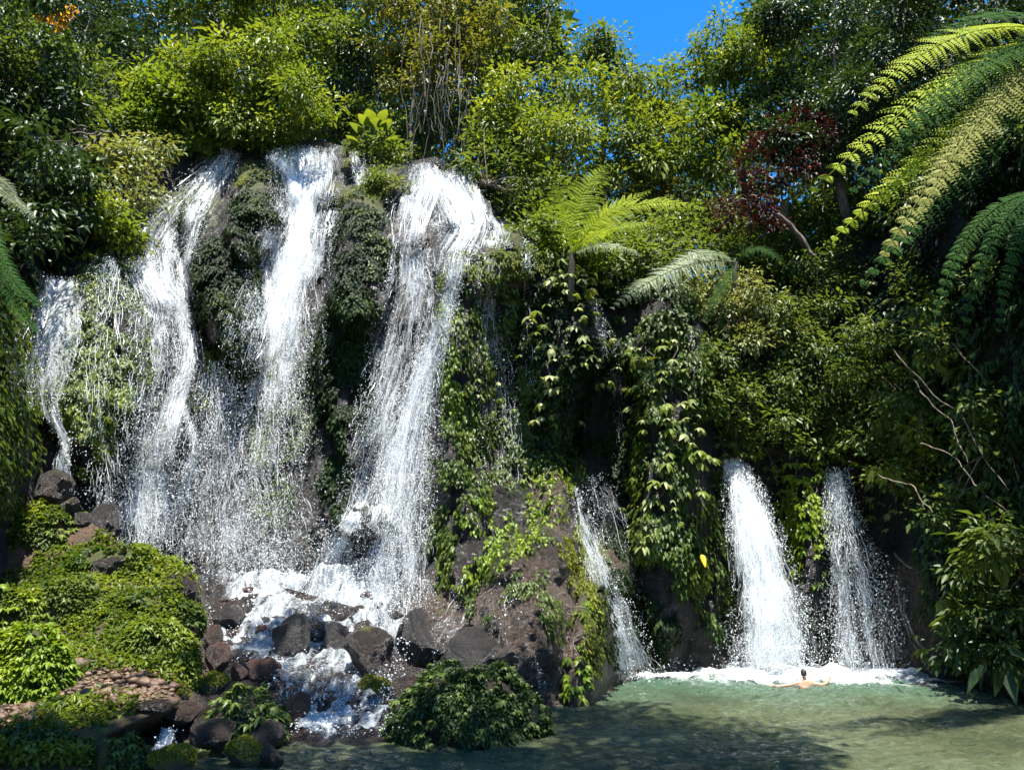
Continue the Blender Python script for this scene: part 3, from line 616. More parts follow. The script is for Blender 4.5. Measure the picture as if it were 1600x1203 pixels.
def waterfall(label, streams, drops=1.0, strands=1.0, veil=1.0, size=.0064, spray=()):
    b = streams[0].at(np.array([1.0]), np.array([0.0]))[0]
    t = thing('waterfall', label, 'waterfall', b, 'waterfalls of the cliff')
    R, D, V, F, U, A, n0 = Acc(), Acc(), [], [], [], [], 0
    for s in streams:
        # two overlapping veils of streaked water
        for lay in range(2):
            nt, nc = max(24, int(s.len / .2)), 11
            T, X = np.meshgrid(np.linspace(0, 1, nt), np.linspace(-1.12, 1.12, nc), indexing='ij')
            base = s.at(T.ravel(), X.ravel()); j = fbm(base * np.array([2.6, 1, 1.2]) + lay * 7, 3, 21) * .12 + lay * .22
            p = s.at(T.ravel(), X.ravel() * (1 + .12 * np.sin(T.ravel() * 31 + lay)), j)
            V.append(p); F.append(gridf(nt, nc, n0)); n0 += nt * nc
            U.append(np.stack([(X * np.interp(T, np.linspace(0, 1, 120), s.wm)).ravel() + b[0] * 3 + lay * 5.3, T.ravel() * s.len + s.u[0] + lay * 3.1], -1))
            edge = np.clip(1.05 - np.abs(X * .92) ** 2, 0, 1) * sstep(0, .02, T) * sstep(1.0, .93, T)
            A.append((edge * s.dens(T) * veil * (.92 - .28 * lay)).ravel())
        # strands
        n = int(s.area * 38 * strands * s.dn.mean()); 
        t0 = rng.random(n * 2); t0 = t0[rng.random(n * 2) < s.dens(t0)][:n]; n = len(t0)
        ns = 7; Ls = rng.lognormal(-.9, .6, n) / s.len
        tt_ = np.clip(t0[:, None] + Ls[:, None] * np.linspace(0, 1, ns), 0, 1)
        xi0 = np.where(rng.random(n) < .6, rng.normal(size=n) * .36, rng.uniform(-.82, .82, n))
        w_ = np.cumsum(rng.normal(size=(n, ns)) * .06, 1) * np.minimum(1, .5 / np.interp(t0, np.linspace(0, 1, 120), s.wm))[:, None]
        xi = np.clip(xi0[:, None] * (1 + .1 * np.linspace(0, 1, ns)) + w_, -1.1, 1.1)
        pp = s.at(tt_.ravel(), xi.ravel(), np.repeat(rng.uniform(-.05, .3, n), ns)).reshape(n, ns, 3)
        wd = (rng.uniform(.002, .006, n)[:, None] * np.sin(np.linspace(.12, 3.02, ns))[None])[..., None]
        th = rng.uniform(-.9, .9, n); sd = np.stack([np.cos(th), np.sin(th), 0 * th], -1)[:, None]
        vv = np.stack([pp - sd * wd, pp + sd * wd], 2).reshape(-1, 3)
        i = (np.arange(n)[:, None] * ns + np.arange(ns - 1)).ravel() * 2
        R.add(vv, np.stack([i, i + 1, i + 3, i + 2], -1))
        # drops
        n = int(s.area * 1150 * drops * s.dn.mean()); t1 = rng.random(n * 3); t1 = t1[rng.random(n * 3) < s.dens(t1)][:n]; n = len(t1)
        xi = np.where(rng.random(n) < .55, rng.normal(size=n) * .5, rng.uniform(-1.15, 1.15, n))
        pd = s.at(t1, xi, rng.exponential(.16, n) - .05) + rng.normal(size=(n, 3)) * .04
        keep = vnoise(pd * np.array([5.0, 3, .9]), 13) * .9 + vnoise(pd * np.array([9.0, 8, 5]), 14) * .7 + vnoise(pd * np.array([1.6, 1.2, .4]), 15) * .7 > rng.uniform(-.55, .75, n); pd = pd[keep]
        v, f = tets(pd, size * rng.lognormal(0, .38, len(pd)), rng.uniform(.9, 2.2, len(pd))); D.add(v, f)
    for u, v, ru, rv, Y, n in spray:
        a = rng.random(n) * 6.283; r = rng.random(n) ** .7
        pd = P(u + np.cos(a) * r * ru, v + np.sin(a) * r * rv, np.full(n, Y) - rng.uniform(0, .9, n))
        vv, f = tets(pd, size * .85 * rng.lognormal(-.2, .5, n), rng.uniform(.8, 1.8, n)); D.add(vv, f)
    o = mesh_np('water_veil', np.concatenate(V), np.concatenate(F), M['veil'], t, {'flow': ('UV', np.concatenate(U)), 'dens': ('POINT', np.concatenate(A))}, smooth=True)
    o = R.build('strands', M['drops'], t); o['kind'] = 'stuff'
    o = D.build('droplets', M['drops'], t); o['kind'] = 'stuff'
    return t
ST = Stream
waterfall('thin leftmost cascade beside the sunlit rounded rock', [ST([(102, 430, 34, 1.0), (84, 490, 54, .95), (72, 560, 54, .85), (66, 622, 28, .9), (85, 655, 10, 1), (104, 690, 9, 1), (96, 730, 14, .8), (108, 775, 8, .9)], .6)], 1.1, 1.0, 1.1, spray=[(80, 560, 50, 90, 20.5, 1500)])
waterfall('left fall that spreads over the rounded rock and forks round a black stone',
          [ST([(366, 230, 12, .7), (338, 270, 36, .85), (288, 330, 54, .85), (246, 392, 58, .85), (248, 440, 40, .9), (288, 490, 16, 1), (298, 560, 20, .9), (275, 640, 28, .9), (245, 720, 34, .8), (220, 800, 45, .8), (200, 858, 40, 1)]),
           ST([(330, 290, 16, .6), (305, 350, 14, .7), (285, 420, 16, .8), (290, 480, 14, .9)]),
           ST([(212, 402, 22, .95), (245, 470, 46, .75), (246, 560, 56, .6), (240, 660, 56, .55), (238, 760, 58, .6), (238, 862, 56, .75)], .55),
           ST([(180, 395, 26, .6), (165, 460, 46, .42), (160, 560, 54, .4), (168, 660, 50, .42), (180, 760, 46, .5), (190, 850, 46, .6)], .8),
           ST([(330, 560, 20, .35), (330, 660, 46, .45), (325, 760, 60, .5), (330, 880, 70, .6)], .5),
           ST([(290, 645, 12, .9), (308, 700, 9, .9), (292, 760, 18, .7), (272, 840, 30, .5)])], 1.0, 1.0, spray=[(250, 790, 80, 100, 22.6, 5000), (250, 560, 60, 150, 23.2, 2500)])
waterfall('tall centre fall between the two dark buttresses, thinning to a curtain of drops',
          [ST([(485, 222, 46, .9), (482, 262, 60, 1), (476, 312, 44, 1), (454, 380, 60, 1), (430, 470, 74, .95), (408, 580, 84, .72), (400, 700, 92, .58), (395, 820, 98, .5), (395, 915, 90, .7)], .3),
           ST([(420, 235, 18, .8), (455, 275, 22, 1), (475, 330, 26, 1), (460, 400, 34, 1), (440, 520, 40, .9), (420, 640, 44, .7)], .45),
           ST([(560, 235, 16, .7), (565, 290, 14, .7)]),
           ST([(520, 325, 14, .9), (505, 385, 14, .9), (480, 440, 26, .8)], .35)], 1.15, 1.0, spray=[(400, 720, 105, 190, 24.0, 6500), (430, 870, 120, 80, 22.9, 6500), (325, 730, 75, 170, 23.0, 3500)])
waterfall('widest fall, running from the sunlit steps down to the white foam beside the rock nose',
          [ST([(662, 250, 12, .8), (668, 285, 46, .95), (650, 330, 48, .95), (640, 390, 30, .8), (645, 440, 36, .8), (625, 530, 44, .85), (602, 630, 42, .8), (578, 730, 40, .7), (556, 806, 30, 1), (532, 850, 32, .9), (520, 940, 42, .8)], .25),
           ST([(690, 262, 26, .95), (715, 310, 44, 1), (735, 355, 50, 1), (705, 395, 40, .8), (702, 450, 16, 1), (688, 520, 20, 1), (652, 610, 30, 1), (628, 700, 40, .95), (612, 800, 50, .9), (606, 900, 62, .9), (602, 1000, 50, 1)], .3),
           ST([(660, 380, 26, .7), (668, 450, 30, .6), (672, 560, 24, .6), (662, 680, 26, .6), (655, 800, 28, .6), (650, 920, 30, .7)], .25),
           ST([(752, 318, 20, .8), (775, 352, 28, .9), (770, 388, 26, .8)], .2), ST([(617, 365, 7, .9), (616, 400, 5, .9), (614, 440, 10, .8)], .2),
           ST([(618, 960, 30, .9), (622, 1010, 14, 1), (634, 1045, 14, 1)], .9), ST([(556, 806, 14, 1), (540, 830, 24, .9), (512, 880, 28, .8), (500, 950, 34, .7)], .5)],
          1.2, 1.1, spray=[(590, 950, 95, 80, 22.6, 11000), (600, 780, 70, 120, 23.6, 3500)])
waterfall('thin drips falling from the mossy ledge past the leafy column', [ST([(778, 398, 26, .6), (768, 420, 28, .85), (765, 450, 22, .7), (770, 520, 28, .65), (782, 620, 36, .5), (790, 760, 42, .45)], .15),
           ST([(826, 368, 14, 1), (828, 392, 14, .95), (822, 430, 10, .7), (822, 500, 12, .4), (825, 620, 16, .3)], .2)], .9, .8)
waterfall('slim double fall streaming down the dark recess right of the rock nose',
          [ST([(922, 468, 7, .5), (945, 520, 14, .5), (960, 600, 15, .5), (972, 680, 14, .35), (985, 760, 20, .25)], .25),
           ST([(896, 760, 10, .5, 23.8), (912, 820, 16, .8, 23.4), (940, 910, 28, .95, 23.0), (968, 990, 40, 1, 22.9), (990, 1060, 50, 1, 23.2)], 0),
           ST([(930, 740, 20, .25, 25.4), (960, 860, 34, .4, 25.2), (990, 960, 40, .5, 25.2), (1015, 1055, 44, .6, 25.2)], 0)], 1.0, .9)
waterfall('dense white fall dropping into the pool behind the swimmer', [ST([(1142, 714, 12, 1, 26.7), (1160, 760, 28, 1, 25.9), (1180, 840, 42, 1, 25.3), (1198, 930, 50, 1, 25.0), (1212, 1052, 58, 1, 24.9)], 0),
           ST([(1150, 735, 10, .8, 26.5), (1185, 860, 42, .9, 25.4), (1205, 960, 54, .8, 25.0), (1215, 1055, 66, .8, 24.9)], 0)], 2.6, 2.2, 1.3, spray=[(1210, 990, 80, 80, 25.0, 5000)])
waterfall('loose rightmost fall dropping into the pool beside the shaded cliff', [ST([(1308, 728, 16, .8, 26.5), (1312, 790, 24, .65, 25.8), (1330, 880, 40, .6, 25.2), (1345, 960, 50, .6, 25.0), (1358, 1055, 58, .8, 24.9)], 0),
           ST([(1300, 740, 6, .9, 27), (1300, 830, 9, .9, 26.6), (1318, 930, 16, .9, 26.2), (1325, 1050, 22, .9, 26)], 0)], 1.9, 1.5, spray=[(1350, 960, 70, 110, 25.0, 4000)])

waterfall('thin trickles sliding over the wet rock in front of the rock nose', [ST([(735, 905, 14, .4), (722, 950, 34, .5), (690, 1000, 44, .55), (650, 1046, 30, .7)], .25), ST([(800, 900, 20, .35), (770, 960, 40, .4), (740, 1020, 40, .4)], .22),
           ST([(830, 1010, 6, .6), (842, 1050, 7, .7), (850, 1085, 8, .7)], .3)], .5, .15)
waterfall('tiny cascade between mossy stones at the bottom left', [ST([(264, 1136, 14, .8, 14.7), (258, 1160, 16, .9, 14.4), (242, 1192, 24, .8, 13.4)], 0)], 1.0, 1.6, size=.009)
# foam where the falls meet the pool, rapids of the stream
def sheet(name, label, pts, mat, n, bump, parent_tag, dens, flowscale=1.0):
    pass
xs, ys = np.meshgrid(np.arange(-3, 14.6, .09), np.arange(20.5, 27.6, .07))
cx, cy = [], []
de = np.zeros(xs.shape)
for u, v, ru, ry, k in [(1212, 1056, 4.2, 2.3, 1.7), (1355, 1060, 3.4, 1.9, 1.3), (1000, 1060, 2.4, 1.1, 1.0), (1100, 1060, 2.6, .8, .75), (1240, 1066, 3.0, .9, .9), (905, 1095, 1.2, .5, .6), (1480, 1078, 2.2, .5, .45)]:
    d = ray(u, v); c = d * (-CAMZ / d[2])
    de = np.maximum(de, k * np.exp(-(((xs - c[0]) / ru) ** 2 + ((ys - c[1]) / ry) ** 2) ** .85))
zz = .035 + np.clip(de, 0, 1) * (.10 + .16 * fbm(np.stack([xs * 1.5, ys * 2, xs * 0], -1), 4, 88)) + .02 * fbm(np.stack([xs * 4, ys * 4, xs * 0], -1), 2, 5)
q3 = np.stack([xs * .9, ys * 1.5, xs * 0], -1)
foam = mesh_np('pool_foam', np.stack([xs, ys, zz + .03], -1).reshape(-1, 3), gridf(*xs.shape)[:, ::-1], M['foam'], None,
               {'flow': ('UV', np.stack([xs.ravel(), ys.ravel()], -1)), 'dens': ('POINT', np.clip(de, 0, 1.3).ravel())}, smooth=True)
tag(foam, 'white foam on the pool where the right falls land', 'foam', kind='stuff')
ru_, rv_ = np.meshgrid(np.arange(262, 650, 2.5), np.arange(895, 1172, 1.6))
cen = np.interp(rv_, [895, 930, 1000, 1050, 1090, 1130, 1172], [440, 455, 465, 520, 525, 530, 560]); hw = np.interp(rv_, [895, 930, 1000, 1050, 1090, 1172], [150, 185, 185, 150, 100, 110])
cen = cen - (rv_ < 960) * 0
e = np.clip(1.15 - np.abs((ru_ - cen) / hw) ** 3, 0, 1)
amt = np.interp(rv_, [895, 930, 1010, 1045, 1062, 1075, 1100, 1135, 1155, 1172], [1.1, 1.15, 1.1, 1.0, .8, .9, 1.05, 1.15, .9, 0])
rp = P(ru_, rv_, Gsm(ru_, rv_)); nz = fbm(rp * np.array([1.8, 1.3, 1.8]), 4, 12)
rp = rp + np.stack([0 * nz, 0 * nz, .05 + .24 * nz + .05 * fbm(rp * 6, 2, 8)], -1)
low = rp[..., 2] < .03; rp[..., 2] = np.where(low, .03 + .02 * nz, rp[..., 2])
rapid = mesh_np('stream_rapids', rp.reshape(-1, 3), gridf(*ru_.shape), M['rapid'], None,
                {'flow': ('UV', np.stack([rp[..., 0].ravel(), rp[..., 1].ravel()], -1)), 'dens': ('POINT', (e * amt).ravel())}, smooth=True)
tag(rapid, 'white rapids rushing between the boulders down to the pool', 'rapids', kind='stuff')
Dp = Acc()
n = 9000; u = rng.uniform(290, 640, n); v = rng.uniform(905, 1165, n)
am = np.interp(v, rv_[:, 0], amt[:, 0]); ok = (np.abs((u - np.interp(v, rv_[:, 0], cen[:, 0])) / np.interp(v, rv_[:, 0], hw[:, 0])) < .95) & (rng.random(n) < am * .8)
u, v = u[ok], v[ok]; p = G(u, v); p[:, 2] = np.maximum(p[:, 2], 0) + .08 + rng.exponential(.08, len(u)); ok = vnoise(p * 3, 4) > -.1; p = p[ok]
vv, f = tets(p, .010 * rng.lognormal(-.2, .5, len(p)), np.full(len(p), 1.0)); Dp.add(vv, f)
n = 5200; k = rng.integers(0, 4, n); uc = np.array([1212, 1355, 1000, 1250])[k]; sp = np.array([90, 75, 60, 110])[k]
u = uc + rng.normal(size=n) * sp * .6; v = 1058 + rng.normal(size=n) * 6
d = ray(u, np.clip(v, 1044, 1090)); p = np.array([0, 0, CAMZ]) + d * (-CAMZ / d[:, 2:3]); p[:, 2] = .05 + rng.exponential(.16, n)
vv, f = tets(p, .010 * rng.lognormal(-.2, .5, n), np.full(n, 1.2)); Dp.add(vv, f)
sp_ = Dp.build('water_spray', M['drops']); tag(sp_, 'drops of spray leaping above the rapids and the pool foam', 'spray', kind='stuff')
# ------------------------------------------------------------------ boulders
def ico(sub):
    bm = bmesh.new(); bmesh.ops.create_icosphere(bm, subdivisions=sub, radius=1.0)
    v = np.array([x.co[:] for x in bm.verts]); f = np.array([[q.index for q in p.verts] for p in bm.faces]); bm.free(); return v, f
ICO = {3: ico(3), 4: ico(4), 5: ico(5)}
def rockshape(sub, seed, cuts=11, lo=.5, rough=.13):
    r = np.random.default_rng(seed); v, f = ICO[sub]; v = v.copy()
    for _ in range(cuts):
        n = r.normal(size=3); n /= np.linalg.norm(n); h = r.uniform(lo, .92)
        v = v - np.maximum(v @ n - h, 0)[:, None] * n
    return v * (1 + rough * fbm(v * 1.8 + seed, 4, seed))[:, None] + .02 * np.stack([vnoise(v * 9, seed), vnoise(v * 9, seed + 1), vnoise(v * 9, seed + 2)], -1), f
BG = 'boulders in the stream and on the bank'
def boulder(label, u0, u1, v0, v1, mat, seed, depth=None, sub=4, cuts=9, name='boulder', sink=.25, squash=.8, shear=0, smooth=False):
    uc = (u0 + u1) / 2
    Y = float(Gsm(uc, v1 - 3)) if depth is None else depth
    b = P(uc, v1, Y); k = float(mpp(b)); rx = (u1 - u0) * .5 * k; h = (v1 - v0) * k * 1.02
    v, f = rockshape(sub, seed, cuts)
    lo, hi = v.min(0), v.max(0); v = (v - (lo + hi) / 2) / ((hi - lo) / 2)
    rz = h / (2 - sink); p = np.stack([v[:, 0] * rx + shear * v[:, 2] * rx, v[:, 1] * rx * squash, v[:, 2] * rz + rz * (1 - sink)], -1)
    t = mesh_np(name, p, f, M[mat], smooth=smooth); t.location = [float(c) for c in (b + [0, rx * squash * .4, 0])]
    if mat == 'rockmoss':
        n = 2600; i = rng.integers(len(f), size=n); w = rng.dirichlet((1, 1, 1), n)[..., None]; q = (p[f[i]] * w).sum(1)
        nn = nrm(np.cross(p[f[i, 1]] - p[f[i, 0]], p[f[i, 2]] - p[f[i, 0]])); ok = (nn[:, 2] > .15 + .3 * fbm(q * 4, 2, seed)); q, nn = q[ok], nn[ok]; Lv = Leaves()
        Lv.add(q + np.array(t.location) , nn + rdir(len(q)) * .7, rdir(len(q)) + nn * .5, .05 * rng.uniform(.5, 1.3, len(q)), .03, rng.random(len(q)))
        mo = Lv.build('moss', M['mossleaf'], t); mo['kind'] = 'stuff'
    return tag(t, label, 'boulder' if name == 'boulder' else 'stone', BG if name == 'boulder' else name.replace('_', ' ') + 's in the stream')
boulder('large smooth grey boulder amid the white foam', 417, 482, 962, 1036, 'rock', 4, cuts=7)
boulder('pointed dark brown boulder with a mossy left edge', 536, 617, 984, 1060, 'rockbrown', 12, cuts=8, shear=-.25)
boulder('wide dark boulder in the foam near the curtain of drops', 330, 377, 949, 982, 'rock', 6)
boulder('small dark stone left of the large grey boulder, upper one', 400, 423, 964, 981, 'rock', 7, sub=3)
boulder('small brown stone touching the large grey boulder', 396, 417, 977, 999, 'rockred', 8, sub=3)
boulder('upper reddish block at the bank edge beside the foam', 312, 343, 978, 1020, 'rockred', 9)
boulder('lower pinkish block at the bank edge beside the foam', 314, 357, 1006, 1056, 'rockred', 10)
boulder('broad pink boulder in front of the foam pool', 380, 434, 1030, 1064, 'rockred', 11, cuts=7)
boulder('smaller pink boulder joined to the left of the broad one', 358, 387, 1034, 1063, 'rockred', 13)
boulder('wet grey boulder half hidden behind the pointed brown one', 503, 545, 974, 1032, 'rock', 14)
boulder('tiny dark stone between the grey boulders', 496, 512, 982, 998, 'rock', 15, sub=3)
boulder('dark stone high in the foam by the falling drops', 328, 351, 915, 936, 'rock', 16, sub=3)
boulder('dark wedge stone on the stream edge under the leafy bank', 297, 322, 945, 975, 'rock', 17)
boulder('moss-capped round stone at the head of the lower rapids', 558, 608, 1057, 1084, 'rockmoss', 18)
boulder('mossy round stone just above the fan-leaved plant', 305, 353, 1054, 1086, 'rockmoss', 19)
boulder('rusty brown boulder splitting the lower rapids', 444, 483, 1084, 1136, 'rockred', 20)
boulder('mossy dark stone touching the rusty boulder', 425, 452, 1108, 1134, 'rockmoss', 21, sub=3)
boulder('small black stone in the lower rapids near the leafy island', 536, 556, 1094, 1116, 'rockbrown', 22, sub=3)
boulder('flat dark stone in the lower rapids by the moss-capped stone', 562, 592, 1086, 1104, 'rockbrown', 23, sub=3)
boulder('little wet stone at the lip of the rapids', 418, 446, 1064, 1078, 'rockred', 24, sub=3)
boulder('black stone standing in the small left cascade', 130, 182, 786, 838, 'rock', 25, depth=20.6)
boulder('broad black boulder below the leftmost cascade', 42, 106, 733, 786, 'rockbrown', 26, depth=20.4)
boulder('small black stone below the broad black boulder', 88, 122, 776, 806, 'rockbrown', 27, depth=20.2, sub=3)
boulder('dark cobble between the black stones of the left cascade', 112, 140, 800, 826, 'rock', 28, depth=20.2, sub=3)
boulder('dark rock at the tip of the leafy bank', 250, 303, 898, 962, 'rockbrown', 29, depth=18.6)
boulder('bright moss-topped stone at the bottom edge', 344, 408, 1158, 1205, 'rockmoss', 30, depth=13.6)
boulder('dark wet stone right of the bright moss-topped stone', 395, 442, 1166, 1204, 'rockbrown', 31, depth=13.7)
boulder('low mossy stone at the bottom edge in front of the small cascade', 218, 300, 1172, 1208, 'rockmoss', 32, depth=12.6)
boulder('purple-brown slab beside the mossy stones at the stream side', 250, 312, 1098, 1128, 'rockbrown', 33, depth=15.0)
boulder('dark slab under the fan-leaved plant', 290, 360, 1128, 1166, 'rockbrown', 34, depth=14.4)
boulder('wet dark stone at the foot of the fan-leaved plant', 385, 440, 1128, 1172, 'rockbrown', 35, depth=14.9)
boulder('mossy stone at the end of the gravel strip', 248, 292, 1070, 1102, 'rockmoss', 36, depth=15.5)
boulder('red stone in the sunlit gravel', 222, 256, 1074, 1096, 'rockred', 37, depth=15.6, sub=3)
boulder('reddish stone at the waterline right of the rock nose', 925, 962, 1070, 1090, 'rockred', 38, depth=22.0, sub=3)
boulder('dark rock half buried in the ferny bank', 130, 190, 868, 905, 'rockbrown', 39, depth=19.0)
boulder('grey wet boulder at the foot of the widest fall', 612, 690, 955, 1050, 'rock', 40, depth=21.4, cuts=7)
boulder('round wet rock in front of the rock nose', 685, 850, 985, 1095, 'rock', 41, depth=20.6, sub=5, cuts=6, squash=.6)
for i in range(46):
    u_ = rng.uniform(180, 440); v_ = rng.uniform(1112, 1200); s_ = rng.uniform(7, 19)
    if 330 < u_ < 420 and v_ < 1150: continue
    boulder('dark wet cobble in the shaded shallows beside the tiny cascade', u_ - s_, u_ + s_, v_ - s_ * 1.1, v_, ['rockbrown', 'rock', 'rockred'][i % 3], 100 + i, depth=float(Gsm(u_, v_)) - .05, sub=3, name='cobble')
for i in range(34):
    u_ = rng.uniform(300, 630); v_ = rng.uniform(925, 1150); s_ = rng.uniform(5, 13)
    boulder('small wet stone breaking the white water of the rapids', u_ - s_, u_ + s_, v_ - s_ * 1.2, v_, ['rock', 'rockbrown', 'rockred'][i % 3], 160 + i, sub=3, name='river_stone')
# gravel
n = 900; u = rng.uniform(90, 270, n); v = rng.uniform(1046, 1108, n); ok = (v > 1040 + np.abs(u - 190) * .25 - 20) & (v < 1112 - np.abs(u - 170) * .05)
n2 = 260; u = np.concatenate([u[ok], rng.uniform(0, 60, n2), rng.uniform(120, 230, n2)]); v = np.concatenate([v[ok], rng.uniform(1100, 1150, n2), rng.uniform(990, 1050, n2)])
p = P(u, v, Gfull(u, v)); O = np.array([[1, 0, 0], [-1, 0, 0], [0, 1, 0], [0, -1, 0], [0, 0, 1], [0, 0, -1]], float); v8, f8 = ico(1)
A = Acc()
for q in p:
    s_ = rng.lognormal(-3.35, .6); w = v8 * rng.uniform(.6, 1.1, (len(v8), 1)) * s_ * np.array([1.2, 1.0, .6]); a = rng.random() * 6.283
    w = w @ np.array([[math.cos(a), math.sin(a), 0], [-math.sin(a), math.cos(a), 0], [0, 0, 1]]); A.add(w + q + [0, 0, s_ * .25], f8)
gr = A.build('gravel', M['pebble']); tag(gr, 'loose sunlit pebbles strewn over the brown bank', 'gravel', kind='stuff')

# ------------------------------------------------------------------ lobed leaves as parts
def leaf_fan(k, droop, spread, seed):
    r = np.random.default_rng(seed); V, F, T = [], [], []
    for i in range(k):
        a = (i / (k - 1) - .5) * spread + r.normal() * .08 if k > 1 else 0
        L = (1 - .28 * abs(i / (k - 1) - .5) * 2) * r.uniform(.85, 1.08); W = .19 * r.uniform(.9, 1.15)
        d = np.array([math.sin(a), math.cos(a), 0]); b = np.array([math.cos(a), -math.sin(a), 0]); o = len(V)
        z = lambda t: -droop * t ** 1.8 + .10 * math.sin(t * 3)
        for t, w in ((.0, .02), (.3, .8), (.62, 1.0), (1.0, .0)):
            c = d * L * t * (1 - .18 * droop * t); c = c + [0, 0, z(t) * L]
            if w == 0: V.append(c)
            else: V += [c - b * W * w - [0, 0, .05 * w], c + [0, 0, .015], c + b * W * w - [0, 0, .05 * w]]
        for s in (0, 3): F += [(o + s, o + s + 1, o + s + 4), (o + s, o + s + 4, o + s + 3), (o + s + 1, o + s + 2, o + s + 5), (o + s + 1, o + s + 5, o + s + 4)]
        F += [(o + 6, o + 7, o + 9), (o + 7, o + 8, o + 9)]
    return np.array(V), np.array(F)[:, ::-1]
def fan_mesh(k, droop, spread, seed, mat):
    v, f = leaf_fan(k, droop, spread, seed); me = bpy.data.meshes.new('leaf')
    me.from_pydata(v.tolist(), [], f.tolist()); at = me.attributes.new('tint', 'FLOAT', 'FACE'); at.data.foreach_set('value', np.random.default_rng(seed).uniform(.2, .9, len(f)).astype(np.float32))
    me.materials.append(M[mat]); me.update(); return me
FAN = {}
def fans(mat):
    if mat not in FAN: FAN[mat] = [fan_mesh(5, .75, 3.6, 1, mat), fan_mesh(6, .55, 4.2, 2, mat), fan_mesh(5, .95, 3.0, 3, mat), fan_mesh(3, .7, 2.0, 4, mat), fan_mesh(7, .65, 4.6, 5, mat)]
    return FAN[mat]
def put_leaf(parent, p, n, size, mat, which=None):
    """a drooping lobed leaf at p, facing n (outward)"""
    ms = fans(mat); me = ms[rng.integers(len(ms)) if which is None else which]
    o = bpy.data.objects.new('leaf', me); link(o, parent)
    n = np.asarray(n, float); y = n * np.array([1, 1, .25]) + rng.normal(size=3) * .3; y /= np.linalg.norm(y)
    z = np.array([0, 0, 1.0]) + n * .25 + rng.normal(size=3) * .18; z -= y * (z @ y); z /= np.linalg.norm(z); x = np.cross(y, z)
    m = Matrix(((x[0], y[0], z[0]), (x[1], y[1], z[1]), (x[2], y[2], z[2])))
    o.rotation_euler = m.to_euler(); o.scale = [float(size)] * 3
    o.location = [float(c) for c in (np.asarray(p) - np.array(parent.location))]
    return o
MG = 'leafy mounds by the water'
def mound(label, u0, u1, v0, v1, mat, nleaf, size, depth=None, rock='rockmoss', seed=1, fill=1.0, fmat=None, name='leafy_mound', sq=.75, low=.35, smallleaf=.11):
    uc = (u0 + u1) / 2; Y = float(Gsm(uc, v1 - 2)) if depth is None else depth
    b = P(uc, v1, Y); k = float(mpp(b)); rx = (u1 - u0) * .5 * k; h = (v1 - v0) * k
    base = b + np.array([0, rx * sq * .55, -h * .12]); t = thing(name, label, 'plant', base, MG)
    v, f = rockshape(4, seed, 6, .7, .16); v = v * (1 + .08 * fbm(v * 1.1 + seed, 2, seed + 3))[:, None]; v[:, 2] = np.maximum(v[:, 2], -.5)
    body = v * [rx * .93, rx * sq * .93, h * .92] + base
    mesh_np('mound_rock', body, f, M[rock], t, smooth=True)
    def spots(n):
        d = rdir(n * 6); d = d[(d[:, 1] < .35) & (d[:, 2] > low - .45 + .12 * np.sin(d[:, 0] * 9)) & (d[:, 2] < .95)][:n]
        nn = nrm(d / np.array([rx, rx * sq, h])); r = (1 + .10 * fbm(d * 2.5 + seed, 3, seed)) * (1 + .08 * fbm(d * 1.1 + seed, 2, seed + 3))
        return base + d * np.array([rx, rx * sq, h]) * r[:, None] * .97, nn
    if fill:
        n = int(fill * 2 * math.pi * rx * h / (smallleaf ** 2 * .11)); p, nn = spots(n); n = len(p)
        cl = fbm(p * 2.2, 3, seed + 5); ok = cl > -.45; p, nn, cl = p[ok], nn[ok], cl[ok]; n = len(p)
        p = p + nn * (rng.random(n)[:, None] * .1 - .03) ; Lv = Leaves()
        Lv.add(p, np.array([0, 0, -.55]) + nn * .7 + rdir(n) * .5, nn * .5 + np.array([0, 0, .9]) + rdir(n) * .3, smallleaf * rng.uniform(.6, 1.4, n), smallleaf * rng.uniform(.4, .65, n), np.clip(rng.random(n) * .7 + cl * .4, 0, 1))
        o = Lv.build('foliage', M[fmat or mat], t); o['kind'] = 'stuff'
    p, nn = spots(nleaf)
    for q, n_ in zip(p, nn): put_leaf(t, q + n_ * rng.uniform(.02, .12), n_, size * rng.uniform(.6, 1.2), mat)
    return t
mound('big leaf-covered boulder standing in the water at the foot of the rapids', 588, 860, 1036, 1170, 'mid', 290, .15, depth=15.75, seed=51, fill=.9, fmat='dark', low=.58, smallleaf=.085, rock='rockbrown')
mound('bright lime leaf clump at the left edge in full sun', -50, 94, 970, 1094, 'lime', 150, 0.164, depth=14.9, seed=52, fill=1.0)
mound('lime and green clump behind the brightest clump at the left edge', -60, 70, 905, 1000, 'lime', 80, 0.172, depth=17, seed=53, fill=.9, fmat='bright')
mound('rounded sunlit clump beside the reddish blocks', 155, 290, 955, 1062, 'bright', 140, 0.148, depth=16.6, seed=54, fill=1.0, fmat='bright')
mound('dark leafy clump above the rounded sunlit one', 120, 300, 905, 985, 'mid', 110, 0.156, depth=18.0, seed=55, fill=.9, fmat='mid')
mound('green clump on the bank at the left edge, highest of all', -40, 130, 778, 856, 'bright', 80, 0.187, depth=20.0, seed=56, fill=.9, fmat='mid')
mound('mossy leafy ridge running towards the curtain of drops', 60, 275, 838, 915, 'mid', 120, 0.172, depth=19.2, seed=57, fill=.9, fmat='bright', sq=.4)
mound('dim clump between the gravel and the highest bank plants', 20, 150, 890, 985, 'mid', 80, 0.156, depth=17.6, seed=58, fill=.9, fmat='mid')
mound('dark clump in the shade below the gravel strip', 30, 155, 1092, 1158, 'dark', 70, .2, depth=14.2, seed=59, fill=.8, fmat='mid')
mound('shaded clump at the bottom left corner', -60, 110, 1140, 1225, 'mid', 80, .18, depth=12.4, seed=60, fill=.9, fmat='dark')
